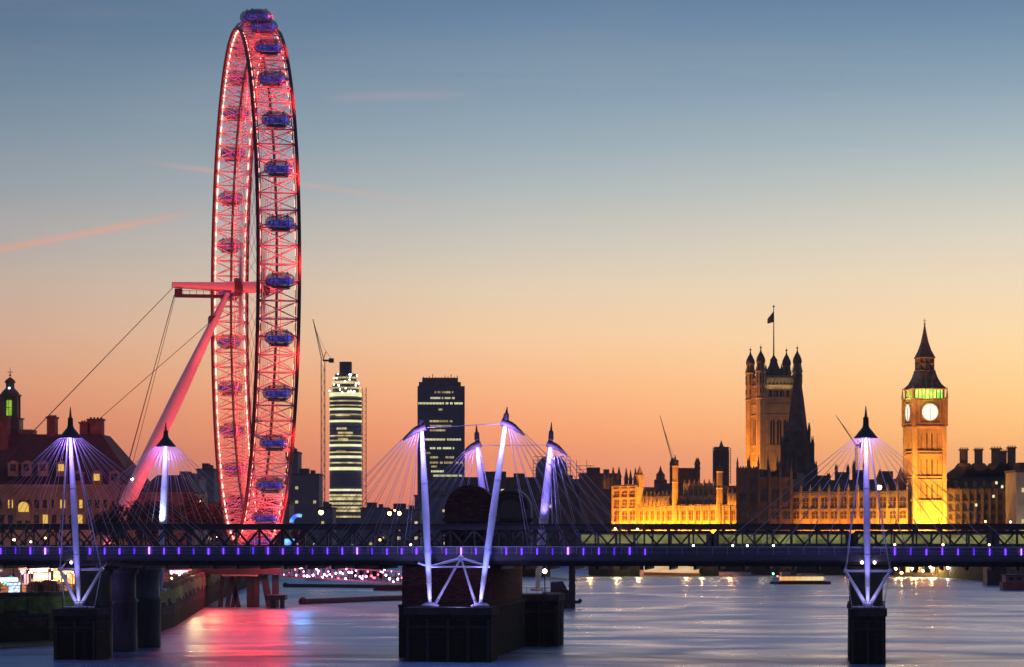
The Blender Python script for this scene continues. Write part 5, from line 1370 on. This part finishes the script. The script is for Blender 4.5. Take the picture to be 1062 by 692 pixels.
# cupola
M_cop = mat('verdigris_copper', (.07, .12, .10), .6, 0, .3, .5)
cu = MB(); X, Y_ = xd(10.5, 20), 20
cu.cbox(X, Y_, 6.0, 6.0, zh(455), zh(432)).cbox(X, Y_, 6.6, 6.6, zh(432), zh(430.5))
for a in (-1, 1):
    for b in (-1, 1): cu.cbox(X + a * 1.9, Y_ + b * 1.9, 1.0, 1.0, zh(430.5), zh(407))
cu.cbox(X, Y_, 2.6, 2.6, zh(430.5), zh(407)).cbox(X, Y_, 5.4, 5.4, zh(407), zh(405.5)).cbox(X, Y_, 4.6, 4.6, zh(433), zh(430))
cu.lathe(X, Y_, [(2.5, zh(405.5)), (2.3, zh(403.5)), (1.5, zh(400)), (1.15, zh(398.5)), (1.1, zh(393.5)), (1.5, zh(393)), (1.25, zh(390.5)), (.5, zh(388)), (.1, zh(387))], 16)
cup = cu.build('cupola', M_cop, ch)
MB().chain([(X, Y_, zh(388)), (X, Y_, zh(376.5))], [.1, .05], 6).box(X - .7, X + .7, Y_ - .05, Y_ + .05, zh(382), zh(381.3)).ball((X, Y_, zh(385)), .3, 6).build('weather_vane', M_dark, cup)
MB().box(X - .62, X + .62, Y_ - 2.0, Y_ - 1.32, zh(428), zh(412)).build('lit_belfry_opening', emitvar('cupola_green', (.25, .55, .03), (.75, .85, .12), .8, .5, .45), cup)
MB().box(X - .06, X + .06, Y_ - 2.1, Y_ - 2.01, zh(428), zh(412)).box(X - .6, X + .6, Y_ - 2.1, Y_ - 2.012, zh(420), zh(419.4)).build('mullion', M_cop, cup)
MB().ball((X, Y_ - 1.3, zh(399)), .33, 6).build('lamp', emit('cool_lamp', (.6, 1, .9), 3), cup)
MB().box(xd(19, 14), xd(33, 14), 14, 22, zh(452), zh(443.5)).build('roof_block', M_cream2, ch)
light('SPOT', 'hall_floodlight', (xh(20), -26, 8), 4200, (1, .75, .5), (xh(30), 0, 16), .5, 110, .8, ch)
light('SPOT', 'hall_floodlight', (xh(110), -20, 8), 2500, (1, .4, .25), (xh(110), 0, 16), .5, 100, .8, ch)
light('SPOT', 'roof_floodlight', (xh(95), -20, 30), 2600, (1, .3, .28), (xh(97), 12, zh(445)), .5, 30, .6, ch)
light('SPOT', 'roof_floodlight', (xh(30), -24, 30), 2200, (1, .3, .3), (xh(52), 12, zh(450)), .5, 30, .6, ch)
light('SPOT', 'roof_floodlight', (xh(-10), -24, 30), 2200, (1, .3, .35), (xh(2), 12, zh(450)), .5, 30, .6, ch)

# ------------------------------------------------------------------ trees
def tree(px, Y, h, label, seed, spread=.42, leaves=900, z0=7.0, mt=M_leaf, leafsz=.5, thin=1.0, maxd=4):
    rnd = random.Random(seed)
    r = empty('bare_tree', (PX(px, Y), Y, z0), 0, label, 'tree', 'trees along the river banks')
    m = MB(); tips = []
    def grow(p, d, L, rad, dep):
        q = p + d * L
        m.tube(p, q, rad, rad * .68, 5 if dep else 7, False)
        if dep >= maxd: tips.append((p, q)); return
        if dep >= 2: tips.append((p, q))
        for k in range(3 if dep < 3 else 2):
            a = rnd.uniform(0, 2 * PI); s = rnd.uniform(.35, .75)
            e = (d + Vector((math.cos(a) * s, math.sin(a) * s, rnd.uniform(-.05, .3)))).normalized()
            grow(q if k else p.lerp(q, .8), e, L * rnd.uniform(.62, .85), rad * .62, dep + 1)
    grow(Vector((0, 0, 0)), Vector((rnd.uniform(-.06, .06), 0, 1)).normalized(), h * .28, h * .022 * thin, 0)
    m.build('trunk', M_bark, r, fix=False)
    lf = MB()
    for k in range(leaves):
        a, b = rnd.choice(tips); c = a.lerp(b, rnd.random()) + Vector([rnd.gauss(0, h * .025) for _ in range(3)])
        u = Vector([rnd.gauss(0, 1) for _ in range(3)]).normalized(); v = u.cross(Vector([rnd.gauss(0, 1) for _ in range(3)])).normalized()
        s = leafsz * rnd.uniform(.5, 1.1)
        lf.add([c + u * s, c + v * s * .35, c - u * s, c - v * s * .35], [(0, 1, 2, 3)])
    lf.build('crown', mt, r, fix=False)
    return r
TL = ((128, 636, 19, 'bushy dark tree just left of the foot of the pink wheel leg'), (146, 634, 20, 'dark tree at the foot of the pink wheel leg'), (162, 640, 21, 'dark tree directly behind the lit white mast'),
      (179, 640, 21, 'dark tree just right of the lit white mast'), (197, 715, 25, 'dark tree halfway between the white mast and the wheel'), (213, 705, 21, 'dark tree touching the left edge of the wheel rim'),
      (318, 900, 14, 'small dark tree beside the blue glowing screen'), (285, 880, 14, 'small dark tree behind the right side of the wheel base'))
for i, (px, Y, h, lab) in enumerate(TL): tree(px, Y, h, lab, 10 + i, leaves=2600, leafsz=.6)
TR_ = ((921, 1112, 23, 'bare tree left of the clock tower base'), (945, 1104, 21, 'bare tree glowing orange in front of the left side of the clock tower'), (962, 1100, 19, 'bare tree in front of the middle of the clock tower base'),
       (978, 1102, 23, 'bare tree in front of the right corner of the clock tower'), (1005, 1098, 25, 'bare tree in front of the left half of the chimneyed building'), (1028, 1096, 23, 'bare tree in front of the right half of the chimneyed building'))
for i, (px, Y, h, lab) in enumerate(TR_): tree(px, Y, h, lab, 40 + i, leaves=30, z0=6.4, leafsz=.25, thin=.55, maxd=3)
# distant wooded skyline
rnd = random.Random(5); far = MB()
for k in range(5200):
    px = rnd.uniform(100, 660); Y = rnd.uniform(2300, 2700); h = 7 + abs(rnd.gauss(0, 1)) * 6 + 6 * math.sin(px * .07) ** 2
    c = Vector((PX(px, Y), Y, rnd.uniform(5, h + 7))); u = Vector([rnd.gauss(0, 1) for _ in range(3)]).normalized(); v = u.cross(Vector([rnd.gauss(0, 1) for _ in range(3)])).normalized(); s = rnd.uniform(2, 4)
    far.add([c + u * s, c + v * s, c - u * s, c - v * s], [(0, 1, 2, 3)])
tag(far.build('distant_trees', M_leaf, None, False), 'low dark wooded skyline far behind the bridge', 'trees', kind='stuff')

# ------------------------------------------------------------------ street lamps
def lamp(px, py, Y, e, label, r=.45, z0=7.0, pw=0):
    o = empty('street_lamp', (PX(px, Y), Y, 0), 0, label, 'street lamp', 'street lamps on the banks')
    z = PZ(py, Y)
    MB().chain([(0, 0, z0), (0, 0, z - .3)], [.13, .07], 7).cbox(0, 0, .5, .5, z0, z0 + .8).build('post', M_dark, o)
    MB().ball((0, 0, z), r, 8).build('globe', e, o)
    MB().lathe(0, 0, [(r * .7, z + r * .8), (.05, z + r * 1.5)], 8).build('hood', M_dark, o)
    return o
E_s = emit('sodium_strong', (1, .45, .1), 26); E_w = emit('white_strong', (1, .8, .6), 18)
lamp(333, 531.5, 900, E_s, 'brightest orange lamp at the foot of the round glass tower', .75)
lamp(404, 532.5, 880, E_s, 'left of two close orange lamps between the glass tower and the office tower', .6)
lamp(414, 532.5, 880, E_s, 'right of two close orange lamps left of the office tower', .6)
lamp(409.5, 529.5, 1100, E_s, 'smaller orange lamp just above and between the close pair', .4)
lamp(912, 505.5, 1080, E_w, 'bright white lamp glowing just right of the right mast', .9)
lamp(137, 497, 660, E_w, 'white lamp beside the lower end of the pink wheel leg', .3)
for px, py, e, l in ((14, 560, E_w, 'lamp seen through the truss at the far left edge'), (32, 562, E_w, 'white lamp seen through the truss left of the violet mast'), (47, 558, E_s, 'orange lamp seen through the truss before the old hall'),
                     (225, 557, E_w, 'white lamp seen through the truss under the wheel rim'), (248, 558, E_s, 'orange lamp seen through the truss under the wheel'), (316, 551, E_s, 'orange lamp seen through the truss right of the wheel'),
                     (180, 531, E_w, 'faint lamp among the dark trees right of the white mast'), (208, 520, E_s, 'faint orange lamp above the trees by the wheel')):
    lamp(px, py, 640 if px < 100 else 720, e, l, .2)

# ------------------------------------------------------------------ stalls and lights on the left promenade
Ypm = 490
def stall(px0, px1, Y, top_, base, canopy, glowc, s, label, style='flat'):
    r = empty('market_stall', (PX((px0 + px1) / 2, Y), Y, 0), 0, label, 'market stall', 'market stalls on the promenade')
    w = PX(px1, Y) - PX(px0, Y); z0 = PZ(base, Y); z1_ = PZ(top_, Y); z0 = max(7.0, z0)
    MB().box(-w / 2, w / 2, 0, 3, 7.0, z0 + .9).build('counter', mat('stall_board', (.3, .16, .1), .7, 0, .4, 1.5), r)
    cn = MB()
    if style == 'peak': cn.add([(-w / 2 - .3, -.6, z1_ - 1.1), (w / 2 + .3, -.6, z1_ - 1.1), (w / 2 + .3, 3.2, z1_ - 1.1), (-w / 2 - .3, 3.2, z1_ - 1.1), (0, 1.3, z1_)], [(0, 1, 4), (1, 2, 4), (2, 3, 4), (3, 0, 4), (3, 2, 1, 0)])
    elif style == 'dome': cn.lathe(0, 1.4, [(w / 2 + .2, z1_ - 1.4), (w / 2 * .8, z1_ - .7), (w / 2 * .4, z1_ - .2), (.1, z1_)], 14)
    else: cn.slab([(-w / 2 - .2, z1_ - .5), (-w / 2 - .2, z1_ - .2), (w / 2 + .2, z1_), (w / 2 + .2, z1_ - .5)], -.7, 3.1)
    cn.build('canopy', canopy, r)
    for a in (-w / 2 + .1, w / 2 - .1): MB().box(a - .07, a + .07, -.1, .05, 7.0, z1_ - .6).build('post', M_dark, r)
    MB().box(-w / 2 + .2, w / 2 - .2, 2.6, 2.7, z0 + .9, z1_ - 1.2).build('lit_back_panel', emitvar(label.replace(' ', '_')[:40] + '_glow', glowc[0], glowc[1], s * 1.5, 1.1, .45), r)
    MB().box(-w / 2 + .1, w / 2 - .1, -.75, -.7, z1_ - 1.0, z1_ - .35).build('added_glow_board', emitvar(label.replace(' ', '_')[:40] + '_glow_board', glowc[1], glowc[0], s, 1.6, .5), r)  # glowing board added to brighten the stall front
    for k in range(max(2, int(w / 1.2))):
        a = -w / 2 + .5 + k * 1.2; MB().ball((a, -.85, z1_ - 1.1 + .15 * (k % 2)), .13, 5).build('bulb', E_white, r)
    goods = MB(); k = -w / 2 + .4
    while k < w / 2 - .3: goods.cbox(k, .3, .4, .4, z0 + .9, z0 + 1.1 + random.random() * .5); k += .55
    goods.build('goods', mat('goods', (.4, .12, .08), .6, 0, .8, 2.5, c2=(.6, .5, .2)), r)
    return r
teal = mat('teal_canvas', (.05, .42, .42), .7, 0, .3, .8); red_ = mat('red_canvas', (.45, .05, .05), .7); yel = mat('yellow_canvas', (.75, .5, .08), .7, 0, .4, 1); whi = mat('white_canvas', (.7, .62, .6), .7, 0, .15, .8); pnk = mat('pink_canvas', (.6, .28, .35), .7)
stall(-22, -2, Ypm, 590, 614, whi, ((1, .5, .3), (1, .85, .6)), 1.6, 'white canopied stall cut by the left edge of the picture', 'flat')
stall(0, 20, Ypm, 597, 613, teal, ((.1, .8, .8), (1, 1, 1)), 1.8, 'teal peaked stall with bluish white lights near the left edge', 'peak')
stall(21, 28, Ypm, 588, 612, pnk, ((1, .3, .4), (1, .6, .6)), 1.1, 'narrow pink booth between the teal and the white stalls', 'flat')
stall(31, 51, Ypm, 587, 610, whi, ((1, .35, .2), (1, .85, .75)), 1.9, 'long white lit stall with red and cream panels', 'flat')
stall(52, 65, Ypm + 4, 584, 609, yel, ((1, .6, .05), (1, .95, .5)), 1.9, 'tall yellow stall glowing beside the left mast', 'dome')
stall(66, 76, Ypm + 2, 588, 612, red_, ((1, .2, .05), (1, .6, .3)), 1.6, 'red stall just behind the left mast', 'peak')
stall(101, 112, 520, 592, 611, red_, ((1, .1, .1), (1, .5, .3)), 1.8, 'red and orange lit stall left of the round piers', 'peak')
stall(176, 196, 640, 590, 603, whi, ((1, .4, .8), (1, .7, 1)), 1.8, 'small pink and white lit stall right of the round piers', 'flat')
stall(199, 213, 650, 592, 603, yel, ((1, .45, .1), (1, .8, .4)), 1.5, 'small orange lit stall farther along the promenade', 'peak')
for i, (px, r_) in enumerate(((36, 2.0), (50, 2.5))):
    Y = 478; x = PX(px, Y)
    o = empty('barrel_hut', (x, Y, 0), 0, ('smaller', 'larger')[i] + ' of two round topped reddish huts on the quay below the white stall', 'hut', 'round topped huts on the quay')
    rr = r_ * .55 * 1.3
    prof = [(-rr, 7.0), (-rr, 8.0)] + [(-rr * math.cos(PI * k / 12), 8.0 + .75 * rr * math.sin(PI * k / 12)) for k in range(1, 12)] + [(rr, 8.0), (rr, 7.0)]
    MB().slab(prof, 0, 3).build('body', mat('barrel_red', (.42, .13, .05), .6, 0, .4, 1.5), o)
    for k in range(5): a = -rr * .8 + k * rr * .4; MB().box(a - .05, a + .05, -.06, -.005, 7.0, 8.0 + .6 * rr).build('rib', M_dark, o)
cbq = empty('kiosk', (PX(13.5, 476), 476, 0), 0, 'small cube kiosk glowing pale blue on the quay under the teal stall', 'kiosk')
MB().box(-.85, .85, 0, 1.6, 7.0, 8.9).build('glowing_body', emitvar('blue_kiosk_glow', (.25, .35, 1), (.8, .95, 1), 1.6, 2, .4), cbq)
MB().box(-1, 1, -.15, 1.7, 8.9, 9.05).box(-1, 1, -.15, 1.7, 6.95, 7.1).build('frame', M_dark, cbq)
pr3 = empty('promenade_railing', (0, 0, 0), 0, 'thin railing along the edge of the left quay under the stalls', 'railing')
for (a, b) in zip(bankL[1:7], bankL[2:7]):
    a = Vector((*a, 8.0)); b = Vector((*b, 8.0)); L = (b - a).length; m = MB()
    a += Vector((-.7, 0, 0)); b += Vector((-.7, 0, 0))
    for k in range(int(L / 2.5) + 1): q = a.lerp(b, k * 2.5 / L); m.tube(q, q + Vector((0, 0, 1.05)), .05, n=5)
    m.tube(a + Vector((0, 0, 1.05)), b + Vector((0, 0, 1.05)), .05, n=5).tube(a + Vector((0, 0, .55)), b + Vector((0, 0, .55)), .035, n=5)
    m.build('rail_section', M_dark, pr3)
for i, (px, py, Y, c_) in enumerate(((78, 584, 470, E_white), (108, 586, 500, E_white), (186, 596, 600, E_white), (207, 597, 640, emit('violet_bulb', (.5, .3, 1), 20)), (193, 600, 620, E_warm), (217, 592, 660, E_warm), (178, 600, 580, E_warm))):
    o = empty('promenade_lamp', (PX(px, Y), Y, 0), 0, ['white lamp beside the lit left mast', 'white lamp just left of the round piers', 'white lamp on the promenade nearest right of the round piers', 'violet lamp on the promenade below the wheel',
              'warm lamp on the promenade between the white and the violet ones', 'warm lamp at the far end of the promenade', 'warm lamp close beside the last round pier'][i], 'lamp', 'lamps on the promenade')
    z = PZ(py, Y); MB().tube((0, 0, 7), (0, 0, z - .2), .07, n=6).build('post', M_dark, o); MB().ball((0, 0, z), .26, 7).build('globe', c_, o)
light('POINT', 'stall_light', (PX(20, 484), 484, 10.5), 2600, (1, .6, .4), size=.4)
light('POINT', 'stall_light', (PX(58, 484), 484, 10.5), 3000, (1, .6, .3), size=.4)
light('POINT', 'quay_wall_fill', (PX(120, 452), 452, 11), 500, (.75, 1, .45), size=.3)  # fill lights added off the quay edge to brighten the wall face
light('POINT', 'quay_wall_fill', (PX(200, 600), 600, 10.5), 1500, (1, .75, .45), size=.4)
light('POINT', 'quay_wall_fill', (-59, 540, 10.5), 450, (.9, .9, .35), size=1.2)
light('POINT', 'quay_wall_fill', (-65, 620, 10.5), 700, (1, .6, .2), size=1.2)
light('POINT', 'violet_quay_light', (PX(92, 405), 405, 10), 700, (.3, .2, 1), size=.3)

# ------------------------------------------------------------------ evening haze over the whole place
hz = MB().box(-5300, 5300, -60, 6100, -4.2, 175).build('haze', bpy.data.materials.new('evening_haze'))
hm_ = hz.data.materials[0]; hm_.use_nodes = True; t = hm_.node_tree; t.nodes.clear()
pvv = N('ShaderNodeVolumePrincipled', t); pvv.inputs['Color'].default_value = (.8, .82, .9, 1); pvv.inputs['Density'].default_value = HAZE; pvv.inputs['Anisotropy'].default_value = .3
ov = N('ShaderNodeOutputMaterial', t); t.links.new(pvv.outputs[0], ov.inputs['Volume'])
tag(hz, 'thin evening haze', kind='stuff')

for px, py, e_ in ((612, 596, 3500), (640, 596, 5500), (662, 596, 2500), (712, 596, 3000), (728, 594, 3500), (757, 594, 2500), (935, 592, 9000), (950, 592, 9000), (967, 592, 11000), (985, 592, 9000), (1003, 591, 6000)):  # point lights added low over the river to smear reflections on the water
    Y = 1044; light('POINT', 'added_reflection_light', (PX(px, Y), Y, 3.2), e_ * .8, (1, .5, .14) if px > 900 else (1, .58, .22), size=.5)

light('POINT', 'added_red_reflection', (2, -30, 13), 8500, (1, .04, .03), size=2.5, parent=WH)  # point lights added under the wheel to redden its reflection
light('POINT', 'added_red_reflection', (-10, -24, 13), 6500, (1, .05, .04), size=2.5, parent=WH)
light('POINT', 'added_blue_reflection', (PX(312, 640), 640, 12), 2600, (.1, .4, 1), size=1.8)  # added in front of the blue screen to tint the water below
light('POINT', 'promenade_glow', (PX(206, 600), 600, 10.5), 1300, (1, .5, .15), size=1.6)
